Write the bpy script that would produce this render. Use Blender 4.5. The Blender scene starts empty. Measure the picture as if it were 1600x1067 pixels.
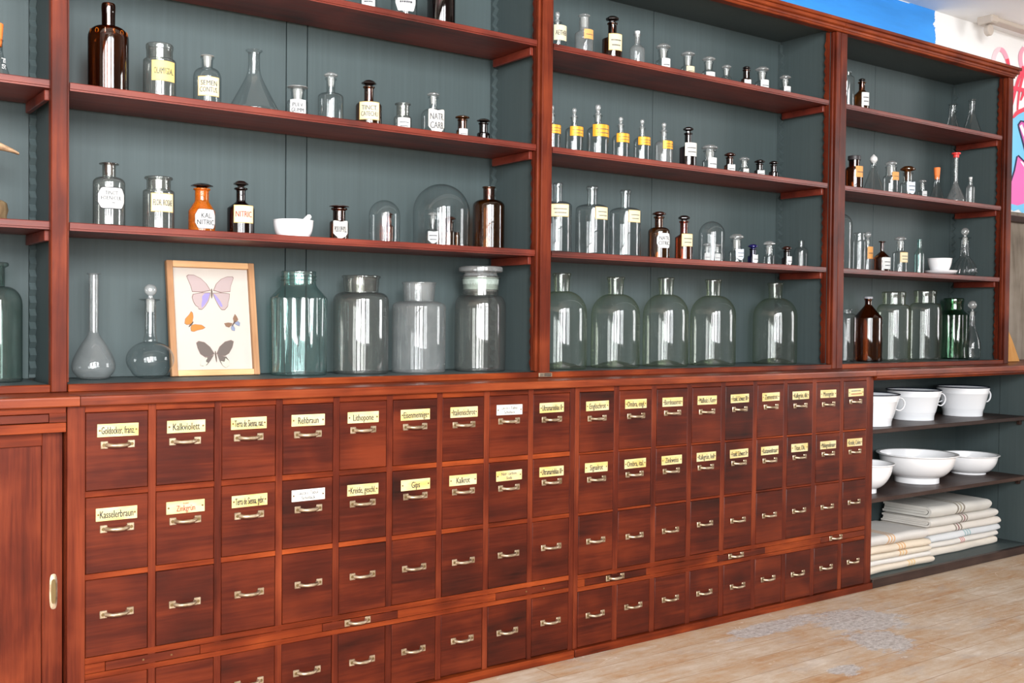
import bpy, math, random
from mathutils import Vector, Matrix
random.seed(7)
PI = math.pi
sc = bpy.context.scene
COL = sc.collection

# ------------------------------------------------------------------ camera (world: X along the cabinets, Y into the wall, Z up)
FPX, IW, IH = 1650.0, 1600, 1067
YAW, PITCH, ROLL, EYE = math.radians(35.957), math.radians(-1.1436), math.radians(0.5603), 1.25
fwd = Vector((math.sin(YAW) * math.cos(PITCH), math.cos(YAW) * math.cos(PITCH), math.sin(PITCH)))
r0 = Vector((math.cos(YAW), -math.sin(YAW), 0))
u0 = r0.cross(fwd)
rgt = r0 * math.cos(ROLL) + u0 * math.sin(ROLL)
upv = u0 * math.cos(ROLL) - r0 * math.sin(ROLL)
CAM = Vector((0, 0, EYE))
cd = bpy.data.cameras.new('camera')
cd.sensor_width = 36.0
cd.lens = 36.0 * FPX / IW
cd.clip_start = 0.05
cam = bpy.data.objects.new('camera', cd)
COL.objects.link(cam)
M = Matrix((rgt, upv, -fwd)).transposed().to_4x4()
M.translation = CAM
cam.matrix_world = M
sc.camera = cam

def ray(x, y):
    return (x - 800) * rgt + (IH / 2 - y) * upv + FPX * fwd
def at(x, y, Y):                       # the point of the place seen at a spot of the photo, on the vertical plane at depth Y
    d = ray(x, y)
    return CAM + d * (Y / d.y)
def depth(P):
    return (Vector(P) - CAM).dot(fwd)

# ------------------------------------------------------------------ materials
def lin(c):
    return tuple(((v / 255) / 12.92 if v / 255 <= .04045 else ((v / 255 + .055) / 1.055) ** 2.4) for v in c) + (1,)
class NT:
    def __init__(s, name):
        s.m = bpy.data.materials.new(name)
        s.m.use_nodes = True
        s.t = s.m.node_tree
        s.t.nodes.clear()
        s.out = s.n('ShaderNodeOutputMaterial')
    def n(s, typ, **kw):
        nd = s.t.nodes.new(typ)
        for k, v in kw.items():
            if k in nd.inputs.keys():
                nd.inputs[k].default_value = v
            else:
                setattr(nd, k, v)
        return nd
    def l(s, a, b):
        s.t.links.new(a, b)
    def math(s, op, a, b=None):
        nd = s.n('ShaderNodeMath', operation=op)
        for i, v in enumerate((a, b)):
            if v is None:
                continue
            if isinstance(v, (int, float)):
                nd.inputs[i].default_value = v
            else:
                s.l(v, nd.inputs[i])
        return nd.outputs[0]
    def mix(s, fac, a, b):
        nd = s.n('ShaderNodeMix', data_type='RGBA')
        for i, v in ((0, fac), (6, a), (7, b)):
            if isinstance(v, (int, float, tuple)):
                nd.inputs[i].default_value = v
            else:
                s.l(v, nd.inputs[i])
        return nd.outputs[2]
    def ramp(s, fac, stops, interp='LINEAR'):
        nd = s.n('ShaderNodeValToRGB')
        nd.color_ramp.interpolation = interp
        e = nd.color_ramp.elements
        while len(e) < len(stops):
            e.new(.5)
        for i, (p, c) in enumerate(stops):
            e[i].position = p
            e[i].color = c
        s.l(fac, nd.inputs[0])
        return nd.outputs[0]
    def coords(s, scale, rnd=True):
        tc = s.n('ShaderNodeTexCoord')
        v = tc.outputs['Object']
        if rnd:
            oi = s.n('ShaderNodeObjectInfo')
            k = s.math('MULTIPLY', oi.outputs['Random'], 37.0)
            ad = s.n('ShaderNodeVectorMath', operation='ADD')
            s.l(v, ad.inputs[0])
            s.l(k, ad.inputs[1])
            v = ad.outputs[0]
        mp = s.n('ShaderNodeMapping', Scale=scale)
        s.l(v, mp.inputs[0])
        return mp.outputs[0]
    def noise(s, vec, scale, detail=4, rough=.55, dist=0):
        nd = s.n('ShaderNodeTexNoise', Scale=scale, Detail=detail, Roughness=rough, Distortion=dist)
        s.l(vec, nd.inputs['Vector'])
        return nd.outputs[0]
    def pbr(s, color, rough=.5, bump=None, bs=.2, **kw):
        b = s.n('ShaderNodeBsdfPrincipled', **kw)
        for k, v in (('Base Color', color), ('Roughness', rough)):
            if isinstance(v, (int, float, tuple)):
                b.inputs[k].default_value = v
            else:
                s.l(v, b.inputs[k])
        if bump is not None:
            bn = s.n('ShaderNodeBump', Strength=bs, Distance=.002)
            s.l(bump, bn.inputs['Height'])
            s.l(bn.outputs[0], b.inputs['Normal'])
        s.l(b.outputs[0], s.out.inputs[0])
        return s.m

def wood(name, dark, mid, light, axis, rough=.38, coat=.25, spec=.16):
    t = NT(name)
    sq = [9.0, 9.0, 9.0]
    sq['XYZ'.index(axis)] = .9
    v = t.coords(tuple(sq))
    a = t.noise(v, 1.6, 5, .6, .6)
    fine = [90.0] * 3
    fine['XYZ'.index(axis)] = 3.0
    f = t.noise(t.coords(tuple(fine)), 1.5, 3, .6)
    w = t.coords((2.2, 2.2, 2.2))
    big = t.noise(w, 1.7, 3, .5, .3)
    s = t.math('ADD', t.math('MULTIPLY', a, .55), t.math('ADD', t.math('MULTIPLY', f, .22), t.math('MULTIPLY', t.math('SUBTRACT', big, .13), .56)))
    oi = t.n('ShaderNodeObjectInfo')
    s = t.math('ADD', s, t.math('MULTIPLY', t.math('SUBTRACT', oi.outputs['Random'], .5), .07))
    c = t.ramp(s, [(.38, lin(dark)), (.57, lin(mid)), (.80, lin(light))])
    r = t.math('ADD', t.math('MULTIPLY', f, .25), rough - .12)
    return t.pbr(c, r, f, .06, **{'Coat Weight': coat, 'Coat Roughness': .25, 'Specular IOR Level': spec})

def paint(name, c, rough=.6, streak=None, amt=.15, bs=.05):
    t = NT(name)
    if streak:
        n = t.noise(t.coords(streak), 1.0, 4, .65)
    else:
        n = t.noise(t.coords((6, 6, 6)), 1.0, 5, .6)
    k = t.math('ADD', t.math('MULTIPLY', n, 2 * amt), 1 - amt)
    cc = t.mix(1.0, lin(c), lin(c))
    nd = t.n('ShaderNodeMix', data_type='RGBA', blend_type='MULTIPLY')
    nd.inputs[0].default_value = 1
    nd.inputs[6].default_value = lin(c)
    t.l(k, nd.inputs[7])
    return t.pbr(nd.outputs[2], rough, n, bs, **{'Specular IOR Level': .3})

def flat(name, c, rough=.5, metal=0, **kw):
    t = NT(name)
    return t.pbr(lin(c), rough, **dict({'Metallic': metal}, **kw))

def glass(name, tint, edge, refl=.085, milk=0.0, milkc=(.8, .82, .82, 1), ep=2.2):
    """thin-walled hollow glass: light passes straight on, tinted more where the wall is seen edge on, plus a Fresnel reflection"""
    t = NT(name)
    lw = t.n('ShaderNodeLayerWeight', Blend=.5)
    f = lw.outputs['Facing']
    fe = t.math('POWER', f, ep)
    col = t.mix(fe, tuple(tint) + (1,), tuple(edge) + (1,))
    tr = t.n('ShaderNodeBsdfTransparent')
    t.l(col, tr.inputs[0])
    gl = t.n('ShaderNodeBsdfGlossy', Roughness=.03)
    wob = t.noise(t.coords((14, 14, 3)), 1.0, 3, .5)
    bn = t.n('ShaderNodeBump', Strength=.12, Distance=.004)
    t.l(wob, bn.inputs['Height'])
    t.l(bn.outputs[0], gl.inputs['Normal'])
    fr = t.math('ADD', t.math('MULTIPLY', t.math('POWER', f, 4.5), .75), refl)
    mx = t.n('ShaderNodeMixShader')
    t.l(fr, mx.inputs[0])
    t.l(tr.outputs[0], mx.inputs[1])
    t.l(gl.outputs[0], mx.inputs[2])
    sh = mx.outputs[0]
    if milk:
        df = t.n('ShaderNodeBsdfDiffuse', Color=milkc)
        m2 = t.n('ShaderNodeMixShader')
        dust = t.math('MULTIPLY', t.noise(t.coords((18, 18, 18)), 1.0, 5, .7), 2 * milk)
        t.l(dust, m2.inputs[0])
        t.l(sh, m2.inputs[1])
        t.l(df.outputs[0], m2.inputs[2])
        sh = m2.outputs[0]
    t.l(sh, t.out.inputs[0])
    return t.m

W = {}
W['front'] = wood('mahogany_front', (30, 10, 6), (69, 22, 10), (106, 41, 18), 'X', .44, .06)
W['frame_v'] = wood('mahogany_upright', (42, 14, 9), (84, 31, 17), (126, 56, 30), 'Z', .44, .03, .12)
W['frame_h'] = wood('mahogany_rail', (48, 16, 8), (100, 37, 15), (148, 66, 28), 'X', .44, .03, .12)
W['counter'] = wood('mahogany_counter', (58, 20, 11), (112, 46, 22), (144, 70, 36), 'X', .36, .15)
W['shelf'] = wood('shelf_board', (46, 17, 12), (100, 38, 27), (126, 56, 40), 'X', .40, .0, .36)
W['dark'] = wood('dark_board', (28, 18, 15), (50, 34, 29), (70, 52, 45), 'X', .45, .1)
W['light'] = wood('pale_frame_wood', (132, 92, 62), (158, 116, 82), (178, 138, 102), 'Z', .5, .02)
W['plank'] = wood('amber_plank', (140, 88, 40), (184, 128, 66), (208, 160, 98), 'Z', .6, 0)
W['grey'] = wood('weathered_board', (88, 78, 68), (128, 118, 106), (152, 144, 134), 'Z', .75, 0)
W['bark'] = wood('bark', (52, 40, 28), (104, 84, 60), (150, 130, 98), 'Z', .85, 0)
P = {}
P['teal'] = paint('teal_paint', (66, 77, 78), .55, (70, 70, 1.6), .2, .08)
P['white'] = paint('white_wall_paint', (247, 247, 246), .7, None, .02)
P['room'] = paint('grey_brown_room_wall', (118, 110, 102), .8, None, .06)
P['ceil'] = paint('ceiling_paint', (252, 252, 252), .8, None, .01)
P['blue'] = paint('blue_wall_paint', (56, 150, 232), .6, (1.1, 1, 9), .34, .02)
G = {}
G['clear'] = glass('clear_glass', (.93, .945, .945), (.30, .34, .34), .065, ep=3.4)
G['fine'] = glass('fine_clear_glass', (.96, .97, .97), (.42, .46, .46), .055, ep=3.6)
G['big'] = glass('carboy_glass', (.92, .94, .92), (.60, .68, .40), .07, .008)
G['smoke'] = glass('smoky_glass', (.86, .865, .84), (.16, .17, .15), .10, .02)
G['dusty'] = glass('dusty_glass', (.90, .91, .91), (.36, .39, .39), .065, .075)
G['teal'] = glass('aqua_glass', (.74, .90, .88), (.10, .36, .34), .10, .02)
G['green'] = glass('green_glass', (.50, .74, .58), (.03, .16, .08), .10)
G['sea'] = glass('grey_green_glass', (.62, .74, .70), (.07, .16, .14), .09, .02)
G['amber'] = glass('amber_glass', (.60, .31, .11), (.04, .012, .006), .09)
G['brown'] = glass('dark_brown_glass', (.46, .19, .07), (.016, .006, .004), .09)
G['red'] = glass('red_amber_glass', (.74, .26, .09), (.14, .025, .01), .09)
G['black'] = glass('near_black_glass', (.20, .10, .11), (.010, .006, .008), .09)
G['cobalt'] = glass('cobalt_glass', (.06, .07, .42), (.006, .006, .06), .09)
G['orange'] = glass('orange_glass', (.9, .42, .10), (.42, .11, .02), .08, .30, lin((226, 122, 30)))
def solid_glass(name, c, rough=.02, frost=0.0):
    t = NT(name)
    g = t.n('ShaderNodeBsdfGlass', Color=c + (1,), Roughness=rough, IOR=1.48)
    sh = g.outputs[0]
    if frost:
        tr = t.n('ShaderNodeBsdfTransparent', Color=(.9, .9, .9, 1))
        df = t.n('ShaderNodeBsdfTranslucent', Color=(.86, .86, .84, 1))
        d2 = t.n('ShaderNodeBsdfDiffuse', Color=(.8, .8, .78, 1))
        m1 = t.n('ShaderNodeMixShader', Fac=.5)
        t.l(df.outputs[0], m1.inputs[1]); t.l(d2.outputs[0], m1.inputs[2])
        m2 = t.n('ShaderNodeMixShader', Fac=frost)
        t.l(tr.outputs[0], m2.inputs[1]); t.l(m1.outputs[0], m2.inputs[2])
        sh = m2.outputs[0]
    t.l(sh, t.out.inputs[0])
    return t.m
S = {}
S['clear'] = glass('stopper_glass', (.93, .94, .94), (.30, .33, .33), .11, .16)
S['ground'] = solid_glass('ground_glass', (1, 1, 1), .3, .72)
S['groundgreen'] = glass('ground_green_glass', (.8, .86, .82), (.4, .5, .45), .06, .5, (.62, .74, .68, 1))
S['amber'] = glass('amber_stopper_glass', (.42, .2, .07), (.05, .02, .008), .1, .08, lin((176, 110, 50)))
S['black'] = flat('black_stopper_glass', (22, 17, 16), .12, 0, **{'Coat Weight': .6, 'Coat Roughness': .05})
S['brown'] = flat('brown_stopper_glass', (46, 20, 12), .14, 0, **{'Coat Weight': .6, 'Coat Roughness': .05})
S['cobalt'] = flat('cobalt_stopper_glass', (18, 18, 84), .14, 0, **{'Coat Weight': .6})
S['cork'] = flat('cork', (212, 178, 140), .9)
S['rubber'] = flat('orange_rubber', (238, 128, 62), .6)
S['red'] = flat('red_plastic', (226, 62, 60), .4)
S['grey'] = flat('grey_plastic_cap', (150, 150, 156), .5)
S['dkcap'] = flat('dark_plastic_cap', (48, 44, 46), .45)
S['wax'] = flat('pale_cap', (214, 214, 214), .45)
L = {}
L['white'] = flat('white_label', (206, 207, 206), .7)
L['cream'] = flat('cream_label', (214, 202, 166), .7)
L['yellow'] = flat('yellow_label', (236, 212, 116), .6)
L['pale'] = flat('pale_label', (208, 206, 198), .7)
L['gold'] = flat('gold_label', (226, 160, 44), .42, .35)
L['amberlab'] = flat('ochre_label', (214, 152, 84), .6)
L['blue'] = flat('pale_blue_label', (214, 226, 240), .6)
L['black'] = flat('black_ink', (26, 26, 28), .6)
L['ink'] = flat('grey_ink', (66, 66, 70), .6)
L['redink'] = flat('red_ink', (146, 34, 36), .6)
L['tan'] = flat('tan_border', (196, 164, 98), .6)
MT = {}
t = NT('aged_brass')
n = t.noise(t.coords((40, 40, 40)), 1.0, 3)
MT['brass'] = t.pbr(t.ramp(n, [(.3, lin((146, 124, 98))), (.7, lin((212, 194, 168)))]), .40, **{'Metallic': .85})
t = NT('brass_plate')
n = t.noise(t.coords((9, 9, 30)), 1.0, 3)
MT['plate'] = t.pbr(t.ramp(n, [(.35, lin((218, 206, 162))), (.7, lin((206, 180, 102)))]), .42, **{'Metallic': .15})
MT['screw'] = flat('screw_and_recess_shade', (120, 100, 66), .4, .7)
MT['steel'] = flat('painted_rail', (196, 184, 172), .5)
C = {}
C['enamel'] = flat('white_enamel', (240, 242, 246), .18, 0, **{'Coat Weight': .4, 'Coat Roughness': .06})
C['navy'] = flat('navy_rim_enamel', (30, 36, 52), .25)
C['porcelain'] = flat('white_porcelain', (244, 244, 246), .22, 0, **{'Coat Weight': .4, 'Coat Roughness': .08})

# ------------------------------------------------------------------ mesh builder
class MB:
    def __init__(s):
        s.v, s.f, s.m, s.mats = [], [], [], []
    def mi(s, mat):
        if mat not in s.mats:
            s.mats.append(mat)
        return s.mats.index(mat)
    def add(s, vs, fs, mat):
        k, mi = len(s.v), s.mi(mat)
        s.v += [tuple(p) for p in vs]
        for f in fs:
            s.f.append(tuple(i + k for i in f)); s.m.append(mi)
        return s
    def box(s, x0, x1, y0, y1, z0, z1, mat, bev=0.0):
        b = min(bev, (x1 - x0) * .45, (y1 - y0) * .45, (z1 - z0) * .45)
        if b <= 0:
            vs = [(x, y, z) for x in (x0, x1) for y in (y0, y1) for z in (z0, z1)]
            return s.add(vs, [(0, 1, 3, 2), (4, 6, 7, 5), (0, 4, 5, 1), (2, 3, 7, 6), (0, 2, 6, 4), (1, 5, 7, 3)], mat)
        X, Y, Z = (x0, x1), (y0, y1), (z0, z1)
        vs, ix = [], {}
        for i in (0, 1):
            for j in (0, 1):
                for k in (0, 1):
                    di, dj, dk = (1 - 2 * i) * b, (1 - 2 * j) * b, (1 - 2 * k) * b
                    for a, p in (('x', (X[i], Y[j] + dj, Z[k] + dk)), ('y', (X[i] + di, Y[j], Z[k] + dk)), ('z', (X[i] + di, Y[j] + dj, Z[k]))):
                        ix[(i, j, k, a)] = len(vs); vs.append(p)
        g = lambda i, j, k, a: ix[(i, j, k, a)]
        fs = []
        for i in (0, 1):
            q = [g(i, 0, 0, 'x'), g(i, 1, 0, 'x'), g(i, 1, 1, 'x'), g(i, 0, 1, 'x')]; fs.append(q if i else q[::-1])
            q = [g(0, i, 0, 'y'), g(0, i, 1, 'y'), g(1, i, 1, 'y'), g(1, i, 0, 'y')]; fs.append(q if i else q[::-1])
            q = [g(0, 0, i, 'z'), g(1, 0, i, 'z'), g(1, 1, i, 'z'), g(0, 1, i, 'z')]; fs.append(q if i else q[::-1])
        for i in (0, 1):
            for j in (0, 1):
                q = [g(i, j, 0, 'x'), g(i, j, 0, 'y'), g(i, j, 1, 'y'), g(i, j, 1, 'x')]; fs.append(q if i == j else q[::-1])
                q = [g(i, 0, j, 'x'), g(i, 1, j, 'x'), g(i, 1, j, 'z'), g(i, 0, j, 'z')]; fs.append(q[::-1] if i == j else q)
                q = [g(0, i, j, 'y'), g(1, i, j, 'y'), g(1, i, j, 'z'), g(0, i, j, 'z')]; fs.append(q if i == j else q[::-1])
                for k in (0, 1):
                    q = [g(i, j, k, 'x'), g(i, j, k, 'y'), g(i, j, k, 'z')]; fs.append(q if (i + j + k) % 2 else q[::-1])
        return s.add(vs, fs, mat)
    def lathe(s, prof, mat, seg=36, c=(0, 0, 0), ph=0.0, flute=0, fd=0.0, zr=None):
        vs, fs = [], []
        n = len(prof)
        rings = []
        for r, z in prof:
            if r < 1e-6:
                rings.append([len(vs)]); vs.append((c[0], c[1], c[2] + z))
            else:
                ring = []
                for i in range(seg):
                    a = 2 * PI * i / seg + ph
                    k = 1.0
                    if flute and (zr is None or zr[0] <= z <= zr[1]):
                        k = 1 - fd * (1 - abs(math.cos(a * flute / 2)) ** .7)
                    ring.append(len(vs)); vs.append((c[0] + r * k * math.cos(a), c[1] + r * k * math.sin(a), c[2] + z))
                rings.append(ring)
        for A, B in zip(rings, rings[1:]):
            if len(A) == 1 and len(B) == 1:
                continue
            for i in range(seg):
                j = (i + 1) % seg
                if len(A) == 1:
                    fs.append((A[0], B[j], B[i]))
                elif len(B) == 1:
                    fs.append((A[i], A[j], B[0]))
                else:
                    fs.append((A[i], A[j], B[j], B[i]))
        return s.add(vs, fs, mat)
    def extrude(s, prof, x0, x1, mat, axis='X'):
        """closed outline prof in the plane across the axis (anticlockwise seen from +axis), run from x0 to x1 with end caps"""
        n = len(prof)
        mk = (lambda a, p: (a, p[0], p[1])) if axis == 'X' else (lambda a, p: (p[0], a, p[1])) if axis == 'Y' else (lambda a, p: (p[0], p[1], a))
        vs = [mk(x0, p) for p in prof] + [mk(x1, p) for p in prof]
        fs = [(i, (i + 1) % n, n + (i + 1) % n, n + i) for i in range(n)] + [tuple(range(n))[::-1], tuple(range(n, 2 * n))]
        return s.add(vs, fs, mat)
    def tube(s, pts, rad, mat, seg=10, flatk=1.0, cap=True, up=(0, 0, 1)):
        P_ = [Vector(p) for p in pts]
        vs, fs = [], []
        for i, p in enumerate(P_):
            d = (P_[min(i + 1, len(P_) - 1)] - P_[max(i - 1, 0)]).normalized()
            a = d.cross(Vector(up))
            a = a.normalized() if a.length > 1e-4 else d.orthogonal().normalized()
            b = a.cross(d)
            r = rad[i] if isinstance(rad, (list, tuple)) else rad
            for k in range(seg):
                t_ = 2 * PI * k / seg
                vs.append(p + a * (math.cos(t_) * r * flatk) + b * (math.sin(t_) * r))
        for i in range(len(P_) - 1):
            for k in range(seg):
                j = (k + 1) % seg
                fs.append((i * seg + k, i * seg + j, (i + 1) * seg + j, (i + 1) * seg + k))
        if cap:
            fs += [tuple(range(seg))[::-1], tuple(range((len(P_) - 1) * seg, len(P_) * seg))]
        return s.add(vs, fs, mat)
    def arc(s, R, a0, a1, z0, z1, mat, n=14, c=(0, 0, 0), lo=None, hi=None):
        """patch of a label lying on a round bottle; angle 0 faces the room (-Y); lo/hi give its outline along the run"""
        vs, fs = [], []
        for i in range(n + 1):
            u = i / n
            a = a0 + (a1 - a0) * u
            zl = z0 + (z1 - z0) * (lo(2 * u - 1) if lo else 0)
            zh = z1 - (z1 - z0) * (hi(2 * u - 1) if hi else 0)
            for z in (zl, zh):
                vs.append((c[0] + R * math.sin(a), c[1] - R * math.cos(a), c[2] + z))
        for i in range(n):
            fs.append((2 * i, 2 * i + 2, 2 * i + 3, 2 * i + 1))
        return s.add(vs, fs, mat)
    def text(s, body, x, y, z, h, maxw, mat, R=None, c=(0, 0, 0), sx=.72, a_off=0.0, bold=.045):
        V_, F_, wd = glyphs(body)
        k = h / .7
        kx = k * sx
        if wd * kx > maxw:
            kx = maxw / wd
        for sh_ in ((-.5, .5) if bold else (0,)):      # printed twice with a slight shift for a bold stroke
            out = []
            for px, py in V_:
                X, Z = (px - wd / 2) * kx + sh_ * bold * h, (py - .35) * k
                if R:
                    a = X / R + a_off
                    Rr = R + .00006 * sh_
                    out.append((c[0] + Rr * math.sin(a), c[1] - Rr * math.cos(a), c[2] + z + Z))
                else:
                    out.append((x + X, y + .00006 * sh_, z + Z))
            s.add(out, F_, mat)
        return s
    def build(s, name, parent=None, loc=(0, 0, 0), smooth=True, ang=38):
        me = bpy.data.meshes.new(name)
        me.from_pydata(s.v, [], s.f)
        for m in s.mats:
            me.materials.append(m)
        me.polygons.foreach_set('material_index', s.m)
        if smooth:
            me.polygons.foreach_set('use_smooth', [True] * len(s.f))
            me.set_sharp_from_angle(angle=math.radians(ang))
        me.update()
        return link(name, me, parent, loc)
def link(name, me, parent=None, loc=(0, 0, 0)):
    o = bpy.data.objects.new(name, me)
    COL.objects.link(o)
    o.location = loc
    if parent is not None:
        o.parent = parent
    return o
_gl = {}
def glyphs(body):
    if body not in _gl:
        cu = bpy.data.curves.new('lettering', 'FONT')
        cu.body = body
        cu.resolution_u = 2
        cu.offset = 0
        ob = bpy.data.objects.new('lettering', cu)
        me = bpy.data.meshes.new_from_object(ob)
        V_ = [(v.co.x, v.co.y) for v in me.vertices]
        F_ = [tuple(p.vertices) for p in me.polygons]
        x0 = min(v[0] for v in V_) if V_ else 0
        V_ = [(a - x0, b) for a, b in V_]
        _gl[body] = (V_, F_, max(v[0] for v in V_) if V_ else 1)
        bpy.data.objects.remove(ob); bpy.data.meshes.remove(me); bpy.data.curves.remove(cu)
    return _gl[body]
def tag(o, label=None, cat=None, group=None, kind=None):
    for k, v in (('label', label), ('category', cat), ('group', group), ('kind', kind)):
        if v:
            o[k] = v
    return o
def empty(name, loc, label, cat, group=None):
    o = bpy.data.objects.new(name, None)
    COL.objects.link(o)
    o.location = loc
    o.empty_display_size = .05
    return tag(o, label, cat, group)
def smooth_path(pts, n=5):
    out = []
    for i in range(len(pts) - 1):
        p0, p1, p2, p3 = (Vector(pts[max(0, min(len(pts) - 1, j))]) for j in (i - 1, i, i + 1, i + 2))
        for k in range(n):
            u = k / n
            out.append(tuple(.5 * ((2 * p1) + (p2 - p0) * u + (2 * p0 - 5 * p1 + 4 * p2 - p3) * u * u + (3 * p1 - p0 - 3 * p2 + p3) * u ** 3)))
    return out + [tuple(pts[-1])]
def fillet(pts, n=5):
    """(r, z, radius) points -> polyline with rounded corners"""
    out = []
    for i, p in enumerate(pts):
        rad = p[2] if len(p) > 2 else 0
        if rad <= 0 or i in (0, len(pts) - 1):
            out.append((p[0], p[1])); continue
        A, B, D = Vector(pts[i - 1][:2]), Vector(p[:2]), Vector(pts[i + 1][:2])
        ra, rd = min(rad, (A - B).length * .49), min(rad, (D - B).length * .49)
        a, d = B + (A - B).normalized() * ra, B + (D - B).normalized() * rd
        for k in range(n + 1):
            u = k / n
            q = a * (1 - u) ** 2 + B * (2 * u * (1 - u)) + d * u * u
            out.append((max(q.x, 0), q.y))
    return out
# ------------------------------------------------------------------ the room
def struct(name, mb, parent=None, loc=(0, 0, 0), smooth=False):
    o = mb.build(name, parent, loc, smooth)
    if parent is None:
        o['kind'] = 'structure'
    return o
WALLY, RX0, RX1, RY0 = 3.62, -5.5, 9.5, -2.6

t = NT('worn_floor_boards')
tc = t.n('ShaderNodeTexCoord')
vec = tc.outputs['Object']
br = t.n('ShaderNodeTexBrick', Scale=1.0, offset=.37, offset_frequency=2)
br.inputs['Color1'].default_value = (.25, .25, .25, 1)
br.inputs['Color2'].default_value = (.75, .75, .75, 1)
br.inputs['Mortar'].default_value = (0, 0, 0, 1)
br.inputs['Mortar Size'].default_value = .0022
br.inputs['Brick Width'].default_value = 2.3
br.inputs['Row Height'].default_value = .125
t.l(vec, br.inputs['Vector'])
def mapped(sc_):
    mp = t.n('ShaderNodeMapping', Scale=sc_)
    t.l(vec, mp.inputs[0])
    return mp.outputs[0]
def off(v, o_):
    ad = t.n('ShaderNodeVectorMath', operation='MULTIPLY_ADD')
    t.l(o_, ad.inputs[0]); ad.inputs[1].default_value = (7, 3, 0); t.l(v, ad.inputs[2])
    return ad.outputs[0]
grain = t.noise(off(mapped((1.1, 22, 1)), br.outputs['Color']), 1.4, 6, .65, .8)
blot = t.noise(mapped((1.6, 3.4, 1)), 1.5, 6, .7)
fineg = t.noise(mapped((9, 140, 1)), 1.0, 4, .6)
midn = t.noise(off(mapped((3.2, 9, 1)), br.outputs['Color']), 1.7, 7, .72, .5)
s_ = t.math('ADD', t.math('ADD', t.math('MULTIPLY', grain, .18), t.math('ADD', t.math('MULTIPLY', midn, .28), t.math('MULTIPLY', t.noise(mapped((9, 22, 1)), 1.6, 6, .75), .12))), t.math('ADD', t.math('MULTIPLY', blot, .42), t.math('MULTIPLY', br.outputs['Color'], .10)))
base = t.ramp(s_, [(.34, lin((118, 88, 62))), (.44, lin((178, 134, 94))), (.51, lin((188, 157, 126))), (.58, lin((198, 178, 156))), (.68, lin((216, 204, 190)))])
greym = t.ramp(t.noise(mapped((2.2, 4.2, 1)), 1.3, 8, .72, .4), [(.54, (0, 0, 0, 1)), (.66, (1, 1, 1, 1))])
base = t.mix(t.math('MULTIPLY', greym, .45), base, lin((172, 164, 160)))
# worn-through grey patch in front of the cabinets (a stain with its own outline)
sx = t.n('ShaderNodeSeparateXYZ')
t.l(vec, sx.inputs[0])
def blob(cx, cy, rx, ry):
    a = t.math('DIVIDE', t.math('SUBTRACT', sx.outputs[0], cx), rx)
    b = t.math('DIVIDE', t.math('SUBTRACT', sx.outputs[1], cy), ry)
    return t.math('SUBTRACT', 1.0, t.math('SQRT', t.math('ADD', t.math('MULTIPLY', a, a), t.math('MULTIPLY', b, b))))
pm = t.math('MAXIMUM', blob(3.80, 2.72, .26, .19), t.math('MAXIMUM', blob(3.62, 2.50, .17, .17), t.math('MAXIMUM', blob(3.42, 2.86, .36, .08), blob(3.22, 2.36, .10, .06))))
rag = t.math('MULTIPLY', t.math('SUBTRACT', t.noise(mapped((7, 14, 1)), 1.2, 8, .75), .5), 2.2)
pmask = t.ramp(t.math('ADD', pm, rag), [(.12, (0, 0, 0, 1)), (.30, (1, 1, 1, 1))])
base = t.mix(t.math('MULTIPLY', pmask, .8), base, t.ramp(t.noise(mapped((30, 60, 1)), 1.2, 6, .8, .6), [(.35, lin((142, 140, 140))), (.5, lin((186, 184, 184))), (.65, lin((214, 213, 213)))]))
# pale scratches
wv = t.n('ShaderNodeTexVoronoi', feature='DISTANCE_TO_EDGE', Scale=1.7)
t.l(off(mapped((1.0, 1.6, 1)), t.noise(mapped((1.5, 1.5, 1)), 1.0, 3)), wv.inputs['Vector'])
scr = t.ramp(wv.outputs['Distance'], [(.0, (1, 1, 1, 1)), (.006, (0, 0, 0, 1))])
scr = t.math('MULTIPLY', scr, t.ramp(t.noise(mapped((2, 2, 1)), 1.1, 3), [(.52, (0, 0, 0, 1)), (.6, (1, 1, 1, 1))]))
base = t.mix(t.math('MULTIPLY', scr, .55), base, lin((232, 222, 210)))
spk = t.ramp(t.noise(mapped((16, 26, 1)), 1.0, 5, .8), [(.62, (0, 0, 0, 1)), (.67, (1, 1, 1, 1))])
base = t.mix(t.math('MULTIPLY', spk, .5), base, lin((236, 230, 222)))
joint = t.math('MULTIPLY', br.outputs['Fac'], t.ramp(t.noise(mapped((3, 3, 1)), 1.4, 3), [(.4, (.08, .08, .08, 1)), (.6, (.42, .42, .42, 1))]))
base = t.mix(joint, base, lin((122, 96, 74)))
fl_mat = t.pbr(base, .55, fineg, .1)
b = MB(); b.box(RX0, RX1, RY0, WALLY + .1, -.1, 0, fl_mat); struct('floor', b)

b = MB(); b.box(RX0, RX1, WALLY, WALLY + .1, 0, 4.4, P['white']); wall_back = struct('wall_back', b)
b = MB(); b.box(RX0 - .1, RX0, RY0, WALLY, 0, 4.4, P['room']); struct('wall_left', b)
RW0, RW1 = -2.2, .3
b = MB()
for y0, y1, z0, z1 in ((RY0, RW0, 0, 4.4), (RW1, WALLY, 0, 4.4), (RW0, RW1, 0, .9), (RW0, RW1, 3.7, 4.4)):
    b.box(RX1, RX1 + .2, y0, y1, z0, z1, P['room'])
struct('wall_right', b)
# low ceiling over the cabinets, then the high ceiling of the room
b = MB(); b.box(RX0, RX1, 2.3, WALLY, 3.10, 3.16, P['ceil']); b.box(RX0, RX1, 2.24, 2.30, 3.10, 4.4, P['ceil']); b.box(RX0, RX1, RY0, 2.24, 4.34, 4.4, P['room'])
struct('ceiling', b)
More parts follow.
